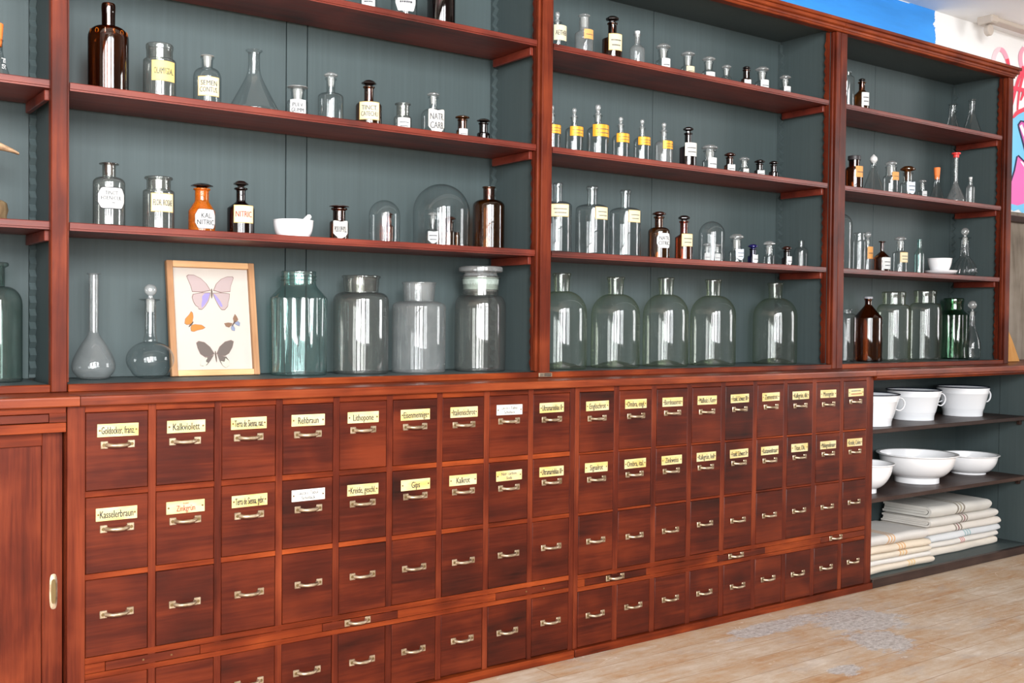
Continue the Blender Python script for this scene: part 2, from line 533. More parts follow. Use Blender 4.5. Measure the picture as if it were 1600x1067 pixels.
# shop front: wall with four tall windows
WIN = [(-5.1, -3.5), (-3.1, -1.5), (-1.1, .5), (.9, 2.5)]
WZ0, WZ1 = .80, 4.10
b = MB()
xs = [RX0] + [v for w in WIN for v in w] + [RX1]
for i in range(0, len(xs), 2):
    b.box(xs[i], xs[i + 1], RY0 - .2, RY0, 0, 4.4, P['room'])
for x0, x1 in WIN:
    b.box(x0, x1, RY0 - .2, RY0, 0, WZ0, P['room']); b.box(x0, x1, RY0 - .2, RY0, WZ1, 4.4, P['room'])
struct('wall_front', b)
SKY = [(12, 9), (18, 22), (19, 60), (10, 14)]      # how bright the street and the sky look through each window (low, high pane)
for i, (x0, x1) in enumerate(WIN):
    b = MB()
    for a0, a1, z0, z1 in ((x0, x0 + .06, WZ0, WZ1), (x1 - .06, x1, WZ0, WZ1), (x0, x1, WZ0, WZ0 + .06), (x0, x1, WZ1 - .06, WZ1), ((x0 + x1) / 2 - .025, (x0 + x1) / 2 + .025, WZ0, WZ1), (x0, x1, 2.30, 2.36)):
        b.box(a0, a1, RY0 - .14, RY0 - .08, z0, z1, P['white'])
    struct('window_%d' % (i + 1), b)
    for z0, z1, rad in ((WZ0, 2.33, SKY[i][0]), (2.33, WZ1, SKY[i][1])):      # street light below the transom, open sky above it
        ld = bpy.data.lights.new('daylight', 'AREA')
        ld.shape = 'RECTANGLE'
        ld.size, ld.size_y = x1 - x0, z1 - z0
        ld.energy = rad * PI * (x1 - x0) * (z1 - z0)
        ld.color = (.975, .99, 1.0)
        lo = bpy.data.objects.new('daylight', ld)
        COL.objects.link(lo)
        lo.location = ((x0 + x1) / 2, RY0 - .17, (z0 + z1) / 2)
        lo.rotation_euler = (math.radians(90), 0, 0)
b = MB()
for y0, y1, z0, z1 in ((RW0, RW0 + .06, .9, 3.7), (RW1 - .06, RW1, .9, 3.7), (RW0, RW1, .9, .96), (RW0, RW1, 3.64, 3.7), ((RW0 + RW1) / 2 - .03, (RW0 + RW1) / 2 + .03, .9, 3.7), (RW0, RW1, 2.3, 2.36)):
    b.box(RX1 + .08, RX1 + .14, y0, y1, z0, z1, P['white'])
struct('window_5', b)
ld = bpy.data.lights.new('daylight', 'AREA')
ld.shape = 'RECTANGLE'
ld.size, ld.size_y = RW1 - RW0, 2.8
ld.energy = 11.0 * PI * ld.size * ld.size_y
lo = bpy.data.objects.new('daylight', ld)
COL.objects.link(lo)
lo.location = (RX1 + .17, (RW0 + RW1) / 2, 2.3)
lo.rotation_euler = (math.radians(90), 0, math.radians(90))
wd = bpy.data.worlds.new('world')
wd.use_nodes = True
wd.node_tree.nodes['Background'].inputs[0].default_value = (.82, .9, 1, 1)
wd.node_tree.nodes['Background'].inputs[1].default_value = .3
sc.world = wd

# ------------------------------------------------------------------ paint on the wall: blue field and the mural beside the cabinets
_lay = [0]
def flatpoly(mb, pts, Y, mat, th=.0004):
    _lay[0] += 1                      # every stroke of paint lies over the one before it
    Y = Y - .00003 * _lay[0]
    pr = [(p[1], p[2]) if p[0] == 'w' else (at(p[0], p[1], Y).x, at(p[0], p[1], Y).z) for p in pts]
    n = len(pr)
    vs = [(x, Y - th, z) for x, z in pr] + [(x, Y + th * .2, z) for x, z in pr]
    ar = sum(pr[i][0] * pr[(i + 1) % n][1] - pr[(i + 1) % n][0] * pr[i][1] for i in range(n))
    f = list(range(n)) if ar > 0 else list(range(n))[::-1]
    mb.add(vs, [tuple(f)] + [(i, (i + 1) % n, n + (i + 1) % n, n + i) for i in range(n)], mat)
def ribbon(mb, pts, wpx, Y, mat, th=.0004):
    pts = smooth_path([p if len(p) > 2 else (p[0], p[1], wpx) for p in pts], 4) if len(pts) > 3 and wpx > 3 else pts
    Ls, Rs = [], []
    for i, p in enumerate(pts):
        a, c_ = Vector(pts[max(i - 1, 0)][:2]), Vector(pts[min(i + 1, len(pts) - 1)][:2])
        d = (c_ - a).normalized()
        w = (p[2] if len(p) > 2 else wpx) / 2
        Ls.append((p[0] - d.y * w, p[1] + d.x * w)); Rs.append((p[0] + d.y * w, p[1] - d.x * w))
    for i in range(len(pts) - 1):
        flatpoly(mb, [Ls[i], Ls[i + 1], Rs[i + 1], Rs[i]], Y, mat, th)
YM = WALLY - .001
b = MB()
rr = random.Random(3)
edge = [(1434, -2), (1440, 2), (1449, 5), (1456, 8)]
y = 9.0
while y < 96:
    edge.append((1460 + (y - 9) * .03 + rr.uniform(-1.6, .8) - 3.0 * max(0, 1 - abs(y - 38) / 5), y))
    y += rr.uniform(.8, 2.6)
flatpoly(b, edge[1:] + [('w', 5.55, 2.60), ('w', 3.1, 2.60), ('w', 3.05, 2.8), ('w', 3.12, 2.95), ('w', 3.08, 3.095), ('w', 5.42, 3.095)], YM, P['blue'])
tag(b.build('blue_paint_patch', wall_back, smooth=False), 'ragged field of bright blue paint')
M_ = dict(cyan=flat('cyan_paint', (124, 206, 246), .6), pink=flat('pink_paint', (240, 118, 192), .6), magenta=flat('magenta_paint', (214, 92, 176), .6), navy=flat('navy_paint', (36, 34, 76), .6),
          red=flat('red_paint', (232, 66, 92), .6), rose=flat('rose_paint', (246, 168, 190), .6), pale=flat('pale_rose_paint', (250, 214, 222), .6), whitep=flat('white_paint', (246, 246, 250), .6))
b = MB()
flatpoly(b, [(1574, 186), (1586, 182), (1600, 172), (1640, 150), (1700, 170), (1700, 300), (1600, 300), (1574, 300)], YM, M_['cyan'])
flatpoly(b, [(1572, 288), (1583, 275), (1590, 243), (1604, 256), (1640, 230), (1700, 250), (1700, 322), (1640, 318), (1600, 324), (1572, 320)], YM - .0004, M_['pink'])
flatpoly(b, [(1590, 196), (1596, 188), (1605, 194), (1640, 210), (1612, 250), (1602, 240)], YM - .0004, M_['magenta'])
flatpoly(b, [(1593, 197), (1597, 194), (1604, 214), (1603, 222)], YM - .0008, M_['whitep'])
ribbon(b, [(1604, 246), (1598, 222), (1592, 200), (1591, 195), (1595, 189), (1600, 190), (1606, 194), (1640, 210)], 2.6, YM - .0012, M_['navy'])
ribbon(b, [(1572, 296), (1580, 282), (1585, 266), (1589, 245), (1591, 243), (1600, 252), (1606, 256), (1640, 230)], 2.4, YM - .0012, M_['navy'])
flatpoly(b, [(1594, 252), (1597, 252), (1604, 262), (1602, 264)], YM - .0008, M_['whitep'])
flatpoly(b, [(1578, 318), (1590, 321), (1600, 318), (1640, 322), (1640, 332), (1604, 328), (1598, 334), (1592, 327), (1584, 330), (1578, 326)], YM - .0008, M_['cyan'])
tag(b.build('mural_shapes', wall_back, smooth=False), 'pink and light blue crystal shapes with navy outlines')
b = MB()
ribbon(b, [(1552, 102, 5), (1553, 90, 6.5), (1557, 80, 7), (1562, 77, 7.5), (1567, 79, 7.5)], 6, YM - .0004, M_['pale'])
ribbon(b, [(1563, 77.5, 7), (1567, 79.5, 7), (1571, 86, 6.5), (1574, 94, 6), (1575, 98, 6)], 6, YM - .0006, M_['rose'])
ribbon(b, [(1573.5, 92, 5.5), (1575.5, 100, 5), (1577, 110, 5), (1578, 122, 4)], 6, YM - .0008, M_['red'])
ribbon(b, [(1600, 74, 5), (1595, 84, 6), (1595, 98, 6), (1600, 110, 6), (1606, 118, 5)], 6, YM - .0004, M_['rose'])
ribbon(b, [(1600, 104, 6), (1593, 120, 5), (1588, 136, 4.5), (1584, 152, 4), (1581, 166, 3)], 5, YM - .0008, M_['red'])
ribbon(b, [(1602, 108, 4), (1596, 128, 4), (1592, 150, 3), (1590, 172, 2)], 4, YM - .0008, M_['red'])
ribbon(b, [(1576, 140, 8), (1586, 138, 7), (1600, 141, 6), (1612, 142, 5)], 6, YM - .0008, M_['red'])
ribbon(b, [(1595, 157, 2), (1600, 144, 5)], 4, YM - .0008, M_['red'])
ribbon(b, [(1583, 184, 3), (1590, 176, 6), (1600, 171, 6), (1620, 160, 5)], 5, YM - .0008, M_['red'])
tag(b.build('mural_lettering', wall_back, smooth=False), 'red brushed script letters')

# pale rail with an end bracket under the ceiling
Yr = 3.50
p = at(1540, 33, Yr)
rt = empty('ceiling_rail', (p.x, Yr, p.z), 'pale beige rail with a round end fixed high on the white wall under the ceiling', 'rail')
b = MB(); b.box(.02, 2.6, -.03, .03, .005, .045, MT['steel'], .004); b.build('rail_bar', rt)
b = MB(); b.box(-.015, .06, -.05, .05, -.016, .05, MT['steel'], .008); b.build('bracket', rt)
b = MB(); prof = [(0, -.015), (.03, -.015), (.034, -.011), (.034, .011), (.03, .015), (0, .015)]
b.lathe(prof, MT['steel'], 20); b.v = [(x + .035, z, y - .048) for x, y, z in b.v]; b.build('roller', rt)

# boards standing on the counter beyond the shelves
b = MB(); b.box(-.70, .70, -.012, .012, 0, .93, W['grey'], .002)
wb = tag(b.build('weathered_board', None, (6.52, 3.50, 1.034)), 'weathered grey board standing on the counter below the mural', 'board')
wb.rotation_euler = (math.radians(-3), 0, 0)
b = MB(); b.box(-.70, .70, -.03, .0, .86, .90, W['dark'], .003); b.build('edge_batten', wb, (0, -.012, 0))
b = MB(); b.box(.06, .70, -.004, .0, .385, .392, M_['whitep']); b.build('chalk_line', wb, (0, -.012, 0))
q = [at(1583, 428, 3.36), at(1586, 426, 3.36), at(1612, 560, 3.24), at(1616, 568, 3.24), at(1573, 569, 3.24)]
# leaning plank: a wide board resting on the counter and tilted back against the grey board
zb = 1.034
pr = [(5.80, zb), (6.17, zb), (6.12, 1.16), (5.94, 1.50), (5.90, 1.535), (5.80, 1.535)]
b = MB(); b.extrude([(x, z - zb) for x, z in pr], -.011, .011, W['plank'], 'Y')
pk = tag(b.build('leaning_plank', None, (0, 3.34, zb), False), 'amber wooden plank leaning on the counter against the end of the shelves', 'plank')
pk.rotation_euler = (math.radians(-9), 0, 0)

# ------------------------------------------------------------------ lower cabinets
FY, BY = 3.02, 3.50
def make_handle_mesh():
    b = MB()
    m = MT['brass']
    for s in (-1, 1):
        b.box(s * .0365 - .0100, s * .0365 + .0100, -.0032, 0, -.0108, .0108, m, .0022)
        b.tube([(s * .038, -.003, 0), (s * .038, -.0048, 0)], .0046, MT['screw'], 12)
    pts, rad = [], []
    for i in range(21):
        u = -1 + i / 10
        a = abs(u)
        pts.append((u * .0295, -.0025 - .016 * (1 - a ** 4), -.0004 - .001 * (1 - a * a)))
        rad.append(.0038 + .0030 * (a ** 5) + .0017 * (1 - a ** 2))
    b.tube(pts, rad, m, 10, 1.0)
    me = b.build('handle').data
    o = [x for x in COL.objects if x.data == me][0]
    bpy.data.objects.remove(o)
    return me
HANDLE = make_handle_mesh()
_dr = {}
def drawer_mesh(w, h):
    k = (round(w, 4), round(h, 4))
    if k not in _dr:
        b = MB()
        b.box(-w / 2, w / 2, 0, .02, -h / 2, h / 2, W['front'], .0016)
        b.box(-w / 2 + .004, w / 2 - .004, .02, .30, -h / 2 + .004, h / 2 - .02, W['dark'])
        _dr[k] = b
    return _dr[k].build('drawer', None).data
DRM = {}
def add_drawer(root, x, z, w, h, lab=None, rng=random):
    L0 = root.location
    k = (round(w, 4), round(h, 4))
    if k not in DRM:
        me = drawer_mesh(w, h)
        for o in [o for o in COL.objects if o.data == me]:
            bpy.data.objects.remove(o)
        DRM[k] = me
    d = link('drawer', DRM[k], root, (x - L0.x, FY - L0.y + rng.uniform(-.002, .0012), z - L0.z))
    hz = .02 if not lab else .015
    link('handle', HANDLE, d, (rng.uniform(-.002, .002), 0, hz * (1 if lab else .4) + rng.uniform(-.003, .003)))
    if lab:
        b = MB()
        lm = lab.get('m', MT['plate'])
        pw, ph = .112, .036
        b.box(-pw / 2, pw / 2, -.0012, 0, -ph / 2, ph / 2, lm, .0005)
        for s in (-1, 1):
            b.lathe([(0, .0012), (.0022, .001), (.003, 0)], MT['screw'], 10, (s * (pw / 2 - .0065), 0, 0))
            k0 = len(b.v) - 21
            for i in range(k0, len(b.v)):
                vx, vy, vz = b.v[i]
                b.v[i] = (vx, -.0011 - vz, vy)
        ink = lab.get('ink', L['black'])
        ls = lab['t']
        if ls[0] is None:          # faded two-line writing that can no longer be read
            for q, zz in enumerate((.007, -.007)):
                xx = -.036
                while xx < .034:
                    wq = rng.uniform(.003, .009)
                    b.box(xx, xx + wq, -.0016, -.0011, zz - .0022, zz + .0022, L['redink'] if q else L['ink'])
                    xx += wq + .0022
        elif len(ls) == 1:
            if isinstance(ls[0], tuple):
                b.text(ls[0][1], 0, -.0016, .011, .006, .03, L['redink'])
                b.text(ls[0][0], 0, -.0016, -.003, .017, .086, ink, sx=.62)
            else:
                b.text(ls[0], 0, -.0016, 0, .0205, .090, ink, sx=.62)
        else:
            b.text(ls[0], 0, -.0016, .0075, .0105, .082, ink, sx=.85)
            b.text(ls[1], 0, -.0016, -.0078, .0105, .07, ink, sx=.85)
        p_ = b.build('label_plate', d, (rng.uniform(-.002, .002), 0, h * .265), True)
        p_.rotation_euler = (0, rng.uniform(-.008, .008), 0)
    return d
def make_drawer_cabinet(name, label, x0, x1, c0, pitch, rows, slides, texts, seed):
    rng = random.Random(seed)
    root = empty(name, ((x0 + x1) / 2, FY, 0), label, 'cabinet', 'apothecary drawer cabinets')
    Lx = root.location.x
    dw = .168
    cols = [c0 + pitch * k for k in range(9)]
    # carcass behind the front
    b = MB()
    for a0, a1 in ((x0, x0 + .018), (x1 - .018, x1)):
        b.box(a0 - Lx, a1 - Lx, .024, BY - FY - .02, .0, 1.003, W['frame_v'])
    b.box(x0 - Lx + .018, x1 - Lx - .018, BY - FY - .03, BY - FY - .02, .0, 1.003, W['dark'])
    b.box(x0 - Lx + .018, x1 - Lx - .018, .024, BY - FY - .03, .0, .018, W['dark'])
    b.box(x0 - Lx + .018, x1 - Lx - .018, .024, BY - FY - .03, .992, 1.003, W['dark'])
    b.build('carcass', root, smooth=False)
    # uprights
    ed = [x0] + [v for c_ in cols for v in (c_ - .0013, c_ + dw + .0013)] + [x1]
    for i in range(0, len(ed), 2):
        b = MB(); b.box(ed[i] - Lx, ed[i + 1] - Lx, 0, .022, .03, 1.004, W['frame_v'], .001)
        b.build('stile', root)
    # rails between the rows
    def rail(z0, z1, name='rail', y=.0008):
        for a, c_ in zip(cols, cols):
            pass
        b = MB()
        for c_ in cols:
            b.box(c_ - .0014 - Lx, c_ + dw + .0014 - Lx, y, .022, z0, z1, W['frame_h'], .0008)
        b.build(name, root)
    rail(rows[0][1] + .0012, 1.004)
    rail(rows[1][1] + .0012, rows[0][0] - .0012)
    rail(rows[2][1] + .0012, rows[1][0] - .0012)
    zt, zb = rows[2][0] - .0012, rows[3][1] + .0012
    zm0, zm1 = zb + (zt - zb) * .27, zb + (zt - zb) * .70
    b = MB()
    X0, X1 = cols[0] - .0014, cols[-1] + dw + .0014
    b.box(X0 - Lx, X1 - Lx, -.0006, .022, zm1 + .001, zt, W['frame_h'], .0008)
    b.box(X0 - Lx, X1 - Lx, -.0006, .022, zb, zm0 - .001, W['frame_h'], .0008)
    px = X0
    for s0, s1, hx in slides + [(X1, X1, None)]:
        if s0 - px > .006:
            b.box(px - Lx, s0 - .0012 - Lx, -.0006, .022, zm0, zm1, W['frame_h'], .0008)
        px = s1 + .0012
    b.build('slide_rail', root)
    for s0, s1, hx in slides:
        b = MB(); b.box(-(s1 - s0) / 2, (s1 - s0) / 2, -.0016, .30, -(zm1 - zm0) / 2 + .0008, (zm1 - zm0) / 2 - .0008, W['front'], .001)
        if hx is None:
            for q in (-.03, .05):
                b.box(q - .003, q + .003, -.0022, 0, -.003, .003, MT['screw'], .001)
        sl = b.build('pull_out_slide', root, ((s0 + s1) / 2 - Lx, 0, (zm0 + zm1) / 2))
        if hx is not None:
            link('handle', HANDLE, sl, (hx - (s0 + s1) / 2, -.0016, .001))
    b = MB(); b.box(x0 - Lx + .001, x1 - Lx - .001, -.014, .022, 0, .030, W['frame_h'], .002); b.build('plinth', root)
    for r, (z0, z1) in enumerate(rows):
        for k, c_ in enumerate(cols):
            add_drawer(root, c_ + dw / 2, (z0 + z1) / 2, dw, z1 - z0, texts[r][k] if r < len(texts) else None, rng)
    return root
def T(*a, **k):
    return dict(t=list(a), **k)
WH = dict(m=L['pale'])
gi = dict(ink=L['ink'])
TL = [[T('Goldocker, franz.'), T('Kalkviolett'), T('Terra de Sienna, nat.'), T('Rehbraun'), T('Lithopone'), T('Eisenmennige'), T('Italienischrot'), T('Lacca i. Tabul.', 'Schellack', m=L['pale'], **gi), T('Ultramarinblau II')],
      [T('Kasselerbraun'), T(('Zinkgr\u00fcn', 'dunkel'), ink=L['redink']), T('Terra de Sienna, gebr.'), T('Lacca i. Tabul.', 'Schellack', m=L['pale'], **gi), T('Kreide, geschl.'), T('Gips'), T('Kalkrot'), T('Natr. carbon.', 'Soda', **gi), T('Ultramarinblau III')]]
TR = [[T('Englischrot'), T('Ombra, engl.'), T('Bordeauxrot'), T('Ma\u00dfholz i. Korn'), T('Frankf. Schwarz 00'), T('Zementrot'), T('Kalkgr\u00fcn, dkl.'), T('Moosgr\u00fcn'), T(None)],
      [T('Signalrot'), T('Ombra, ital.'), T('Zinkweiss'), T('Kalkgr\u00fcn, hell'), T('Frankf. Schwarz 0'), T('Kastanienbraun'), T('Titan, Dk.'), T('Mahagonibraun'), T('Kreide, Colon.', **gi)]]
make_drawer_cabinet('drawer_cabinet', 'mahogany apothecary cabinet whose top corner drawer by the sliding door reads Goldocker, franz.', .704, 2.481, .752, .1923,
    [(.770, .985), (.541, .751), (.310, .523), (.036, .247)], [(.805, 1.072, None), (1.465, 1.735, 1.587), (2.132, 2.456, None)], TL, 5)
make_drawer_cabinet('drawer_cabinet', 'mahogany apothecary cabinet whose top corner drawer reads Englischrot, next to the white enamel pots', 2.483, 4.297, 2.505, .1962,
    [(.761, .985), (.535, .752), (.305, .524), (.033, .240)], [(2.539, 2.85, 2.687), (3.253, 3.546, 3.362), (3.921, 4.243, 4.028)], TR, 9)
# cabinet with the sliding door, mostly outside the frame
x0, x1 = -.9, .701
rt = empty('sliding_door_cabinet', (x0 / 2 + x1 / 2, FY, 0), 'mahogany cabinet with a recessed sliding door and brass finger pull', 'cabinet')
Lx = rt.location.x
b = MB()
b.box(x0 - Lx, x0 + .02 - Lx, .024, .46, 0, 1.003, W['frame_v']); b.box(x1 - .02 - Lx, x1 - Lx, .09, .46, 0, 1.003, W['frame_v'])
b.box(x0 + .02 - Lx, x1 - .02 - Lx, .45, .46, 0, 1.003, W['dark']); b.box(x0 + .02 - Lx, x1 - .02 - Lx, .03, .45, 0, .02, W['dark']); b.box(x0 + .02 - Lx, x1 - .02 - Lx, .03, .45, .99, 1.003, W['dark'])
b.build('carcass', rt, smooth=False)
b = MB(); b.box(x0 - Lx, x1 - Lx, 0, .022, .9875, 1.004, W['frame_h'], .001); b.box(.658 - Lx, x1 - Lx, 0, .022, .963, .9875, W['frame_h'])
b.build('top_rail', rt)
b = MB(); b.box(x0 - Lx, x1 - Lx, -.0008, .022, .936, .9615, W['frame_h'], .001); b.build('rail', rt)
b = MB(); b.box(x0 + .05 - Lx, .6565 - Lx, -.001, .3, .964, .986, W['front'], .001); b.build('pull_out_slide', rt)
b = MB(); b.box(x0 - Lx, x0 + .05 - Lx, 0, .022, .03, .936, W['frame_v'], .001); b.build('stile', rt)
b = MB(); b.box(x0 - Lx, x1 - Lx, -.014, .022, 0, .03, W['frame_h'], .002); b.build('plinth', rt)
dr = MB(); DY = .036
dr.box(.648 - Lx, .70 - Lx, DY, DY + .03, .035, .934, W['frame_v'], .0012)
dr.box(x0 + .06 - Lx, .648 - Lx, DY, DY + .03, .898, .934, W['frame_h'], .0012); dr.box(x0 + .06 - Lx, .648 - Lx, DY, DY + .03, .035, .11, W['frame_h'], .0012)
dr.box(-.45 - Lx, -.38 - Lx, DY, DY + .03, .11, .898, W['frame_v'], .0012)
door = dr.build('sliding_door', rt)
b = MB(); b.box(-.379 - Lx, .647 - Lx, DY + .008, DY + .022, .111, .897, W['front_v'] if 'front_v' in W else W['frame_v']); b.build('door_panel', door)
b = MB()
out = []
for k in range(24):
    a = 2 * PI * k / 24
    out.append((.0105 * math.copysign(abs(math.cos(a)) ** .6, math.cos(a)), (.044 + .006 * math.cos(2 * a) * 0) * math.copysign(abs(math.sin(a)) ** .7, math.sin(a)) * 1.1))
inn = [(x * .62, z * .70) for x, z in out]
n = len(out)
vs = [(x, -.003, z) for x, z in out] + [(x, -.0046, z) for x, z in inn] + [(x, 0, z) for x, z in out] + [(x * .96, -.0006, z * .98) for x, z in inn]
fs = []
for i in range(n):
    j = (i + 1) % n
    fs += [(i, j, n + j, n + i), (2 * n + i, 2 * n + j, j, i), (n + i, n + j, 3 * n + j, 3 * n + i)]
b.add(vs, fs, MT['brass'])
b.add(vs[3 * n:], [tuple(range(n))], MT['screw'])  # floor of the pull in darker metal: recess shade put into the colour
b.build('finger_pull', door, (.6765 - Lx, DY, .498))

# open cabinet beyond the drawers
x0, x1 = 4.299, 6.6
rt = empty('open_cabinet', (x0 / 2 + x1 / 2, FY, 0), 'open teal-lined cabinet with dark shelves holding white basins and linen', 'cabinet')
Lx = rt.location.x
b = MB()
b.box(x0 - Lx, x0 + .012 - Lx, .03, .46, .03, 1.003, P['teal']); b.box(x1 - .02 - Lx, x1 - Lx, 0, .46, 0, 1.003, W['frame_v'])
b.box(x0 + .012 - Lx, x1 - .02 - Lx, .455, .465, .03, 1.003, P['teal']); b.box(x0 + .012 - Lx, x1 - .02 - Lx, .02, .455, .994, 1.003, P['teal'])
b.build('carcass', rt, smooth=False)
b = MB(); b.box(5.745 - Lx, 5.765 - Lx, .02, .19, .042, .993, P['teal']); b.box(5.7455 - Lx, 5.765 - Lx, .193, .455, .042, .993, P['teal']); b.build('partition', rt, smooth=False)
b = MB(); b.box(x0 + .012 - Lx, x1 - .02 - Lx, .016, .455, .022, .040, P['teal']); b.build('bottom_board', rt, smooth=False)
b = MB(); b.box(x0 - Lx, x1 - Lx, -.012, .014, 0, .041, W['dark'], .002); b.build('plinth', rt)
b = MB(); b.extrude([(-.016, 1.0045), (-.016, .996), (-.010, .992), (-.004, .985), (.014, .985), (.014, 1.0045)], x0 - Lx, x1 - Lx, W['frame_h']); b.build('front_moulding', rt, smooth=False)
for z in (.748, .418):
    b = MB(); b.box(x0 + .013 - Lx, 5.744 - Lx, .02, .454, z - .02, z, W['dark'], .002); b.build('shelf', rt)
    for yb in (.06, .40):
        b = MB(); b.box(5.725 - Lx, 5.744 - Lx, yb, yb + .02, z - .05, z - .0205, W['dark'], .002); b.build('batten', rt)

# counter tops
def counter(x0, x1, label, lip=1.0052):
    b = MB()
    prof = [(3.0, lip + .003), (3.003, lip), (BY + .06, lip), (BY + .06, 1.033), (3.006, 1.033), (3.001, 1.031), (3.0, 1.027)]
    b.extrude(prof, x0 - (x0 + x1) / 2, x1 - (x0 + x1) / 2, W['counter'])
    b.v = [(x, y - 3.0, z - 1.0) for x, y, z in b.v]
    return tag(b.build('countertop', None, ((x0 + x1) / 2, 3.0, 1.0), False), label, 'countertop', 'mahogany countertops')
counter(-1.0, .732, 'short mahogany countertop over the sliding door cabinet')
counter(.734, 4.290, 'long mahogany countertop over the labelled drawers')
counter(4.292, 6.62, 'mahogany countertop over the open cabinet with white basins')

# ------------------------------------------------------------------ upper shelf units
UY, SY = 3.17, 3.19
Z1, Z2, Z3, Z0, ZC = 2.308, 1.916, 1.518, 1.055, 2.632
def rack_mesh(sign, mat, z0, z1, y0, face):
    """toothed strip for the shelf battens: sign says which way it stands off its wall (X), face which way its teeth point (Y)"""
    b = MB()
    base, tip = y0, y0 + face * (.009 if face > 0 else .017)
    pr = [(base - face * .010, z0), (base, z0)]
    z = z0 + .01
    while z + .04 < z1:
        pr += [(base, z), (tip, z + .020), (base, z + .0395)]
        z += .04
    pr += [(base, z1), (base - face * .010, z1)]
    n = len(pr)
    x1 = sign * .0185
    vs = [(0, y, z) for y, z in pr] + [(x1, y, z) for y, z in pr]
    fs = [(i, (i + 1) % n, n + (i + 1) % n, n + i) for i in range(n)]
    if (face < 0) == (sign < 0):
        fs = [f[::-1] for f in fs]
    # side face of the strip and of every tooth
    for o_ in (0, n):
        fs.append((o_ + 0, o_ + 1, o_ + n - 2, o_ + n - 1))
        for k in range(2, n - 2, 3):
            fs.append((o_ + k, o_ + k + 1, o_ + k + 2))
    return b.add(vs, fs, mat)
def bay(root, xl, xr, shelves, seams):
    L0 = root.location
    ox, oy, oz = L0
    for s, x in ((1, xl), (-1, xr)):
        for y, fc, mt in ((3.2125, 1, W['frame_v']), (BY - .0125, -1, P['teal'])):
            rack_mesh(s, mt, 1.06, 2.63, y - oy, fc).build('shelf_rack', root, (x - ox, 0, -oz), False)
    for z in shelves:
        b = MB()
        b.extrude([(SY, z - .0175), (SY + .003, z - .0185), (SY + .003, z - .0205), (SY + .001, z - .021), (SY + .001, z - .0235), (BY - .033, z - .0235), (BY - .033, z), (SY + .002, z), (SY, z - .002)], xl + .0185 - ox, xr - .0185 - ox, W['shelf'])
        b.v = [(x, y - oy, zz - oz) for x, y, zz in b.v]
        b.build('shelf', root, smooth=False)
        for x0_, x1_, y0_ in ((xl + .019, xl + .027, 3.245), (xr - .034, xr - .019, 3.212)):
            b = MB()
            b.box(x0_ - ox, x1_ - ox, y0_ - oy, BY - .04 - oy, z - .055 - oz, z - .024 - oz, W['shelf'], .002)
            b.build('shelf_batten', root)
    b = MB()
    e = [xl] + [v for s in seams for v in (s - .0018, s + .0018)] + [xr]
    for i in range(0, len(e), 2):
        b.box(e[i] - ox, e[i + 1] - ox, BY - oy, BY + .014 - oy, 1.056 - oz, 2.66 - oz, P['teal'], .001)
    b.build('back_panel', root, smooth=False)
def cornice(root, x0, x1, ret):
    ox, oy, oz = root.location
    pr = [(3.2015, 2.632), (3.166, 2.632), (3.163, 2.635), (3.163, 2.641), (3.159, 2.643), (3.157, 2.648), (3.157, 2.652), (3.151, 2.653), (3.146, 2.657), (3.146, 2.668), (3.149, 2.670), (3.149, 2.672), (3.142, 2.673), (3.139, 2.676), (3.139, 2.686), (3.142, 2.689), (3.2015, 2.689)]
    b = MB()
    b.extrude([(y - oy, z - oz) for y, z in pr][::-1], x0 - ox, x1 - ox, W['frame_h'])
    if ret:
        # stepped return on the free end
        for a, z0, z1 in ((.006, 2.632, 2.642), (.012, 2.643, 2.652), (.023, 2.653, 2.670), (.031, 2.673, 2.689)):
            b.box(x1 - .0002 - ox, x1 + a - ox, 3.170 - a - oy, 3.53 - oy, z0 - oz, z1 - oz, W['frame_h'], .002)
    b.build('cornice', root, smooth=False)
def unit_common(root, x0, x1, posts, walls):
    ox, oy, oz = root.location
    for a, c_, bead in posts:
        b = MB()
        b.box(a - ox, c_ - ox, UY - oy, UY + .03 - oy, 1.034 - oz, 2.6318 - oz, W['frame_v'], .0025)
        if bead:
            b.box(a - .012 - ox, a - ox, UY + .010 - oy, UY + .03 - oy, 1.056 - oz, 2.6315 - oz, W['frame_v'], .004)
        b.build('post', root)
    for a, c_, mt in walls:
        b = MB(); b.box(a - ox, c_ - ox, UY + .0305 - oy, BY + .014 - oy, 1.034 - oz, 2.66 - oz, mt); b.build('partition', root, smooth=False)
def rails(root, spans):
    ox, oy, oz = root.location
    for a, c_ in spans:
        b = MB(); b.box(a - ox, c_ - ox, UY + .002 - oy, UY + .03 - oy, 1.0335 - oz, 1.0552 - oz, W['frame_h'], .002); b.build('base_rail', root)
        b = MB(); b.box(a - ox, c_ - ox, UY + .0305 - oy, BY - .001 - oy, 1.036 - oz, 1.055 - oz, P['teal'], .001); b.build('base_board', root, smooth=False)
        b = MB(); b.box(a - ox, c_ - ox, 3.203 - oy, BY - oy, 2.645 - oz, 2.66 - oz, P['teal']); b.build('top_board', root, smooth=False)
GU = 'mahogany shelf units standing on the countertops'
rt = empty('shelf_unit', (0, UY, 1.034), 'mahogany shelf unit holding the bird and the large grey-green bottle', 'shelf unit', GU)
unit_common(rt, -.9, .739, [(.695, .739, False), (-.92, -.876, False)], [(.7205, .7272, P['teal']), (-.92, -.876, P['teal'])])
rails(rt, [(-.875, .6945)])
bay(rt, -.874, .72, (Z1, Z2, Z3), (-.4, .3))
cornice(rt, -.95, .7265, False)
rt = empty('shelf_unit', (2.45, UY, 1.034), 'wide two-bay mahogany shelf unit holding the butterfly frame and the five carboys', 'shelf unit', GU)
unit_common(rt, .742, 4.212, [(2.430, 2.480, True), (4.182, 4.2125, True)], [(.7275, .7312, P['teal']), (2.4365, 2.479, P['teal']), (4.173, 4.2125, P['teal'])])
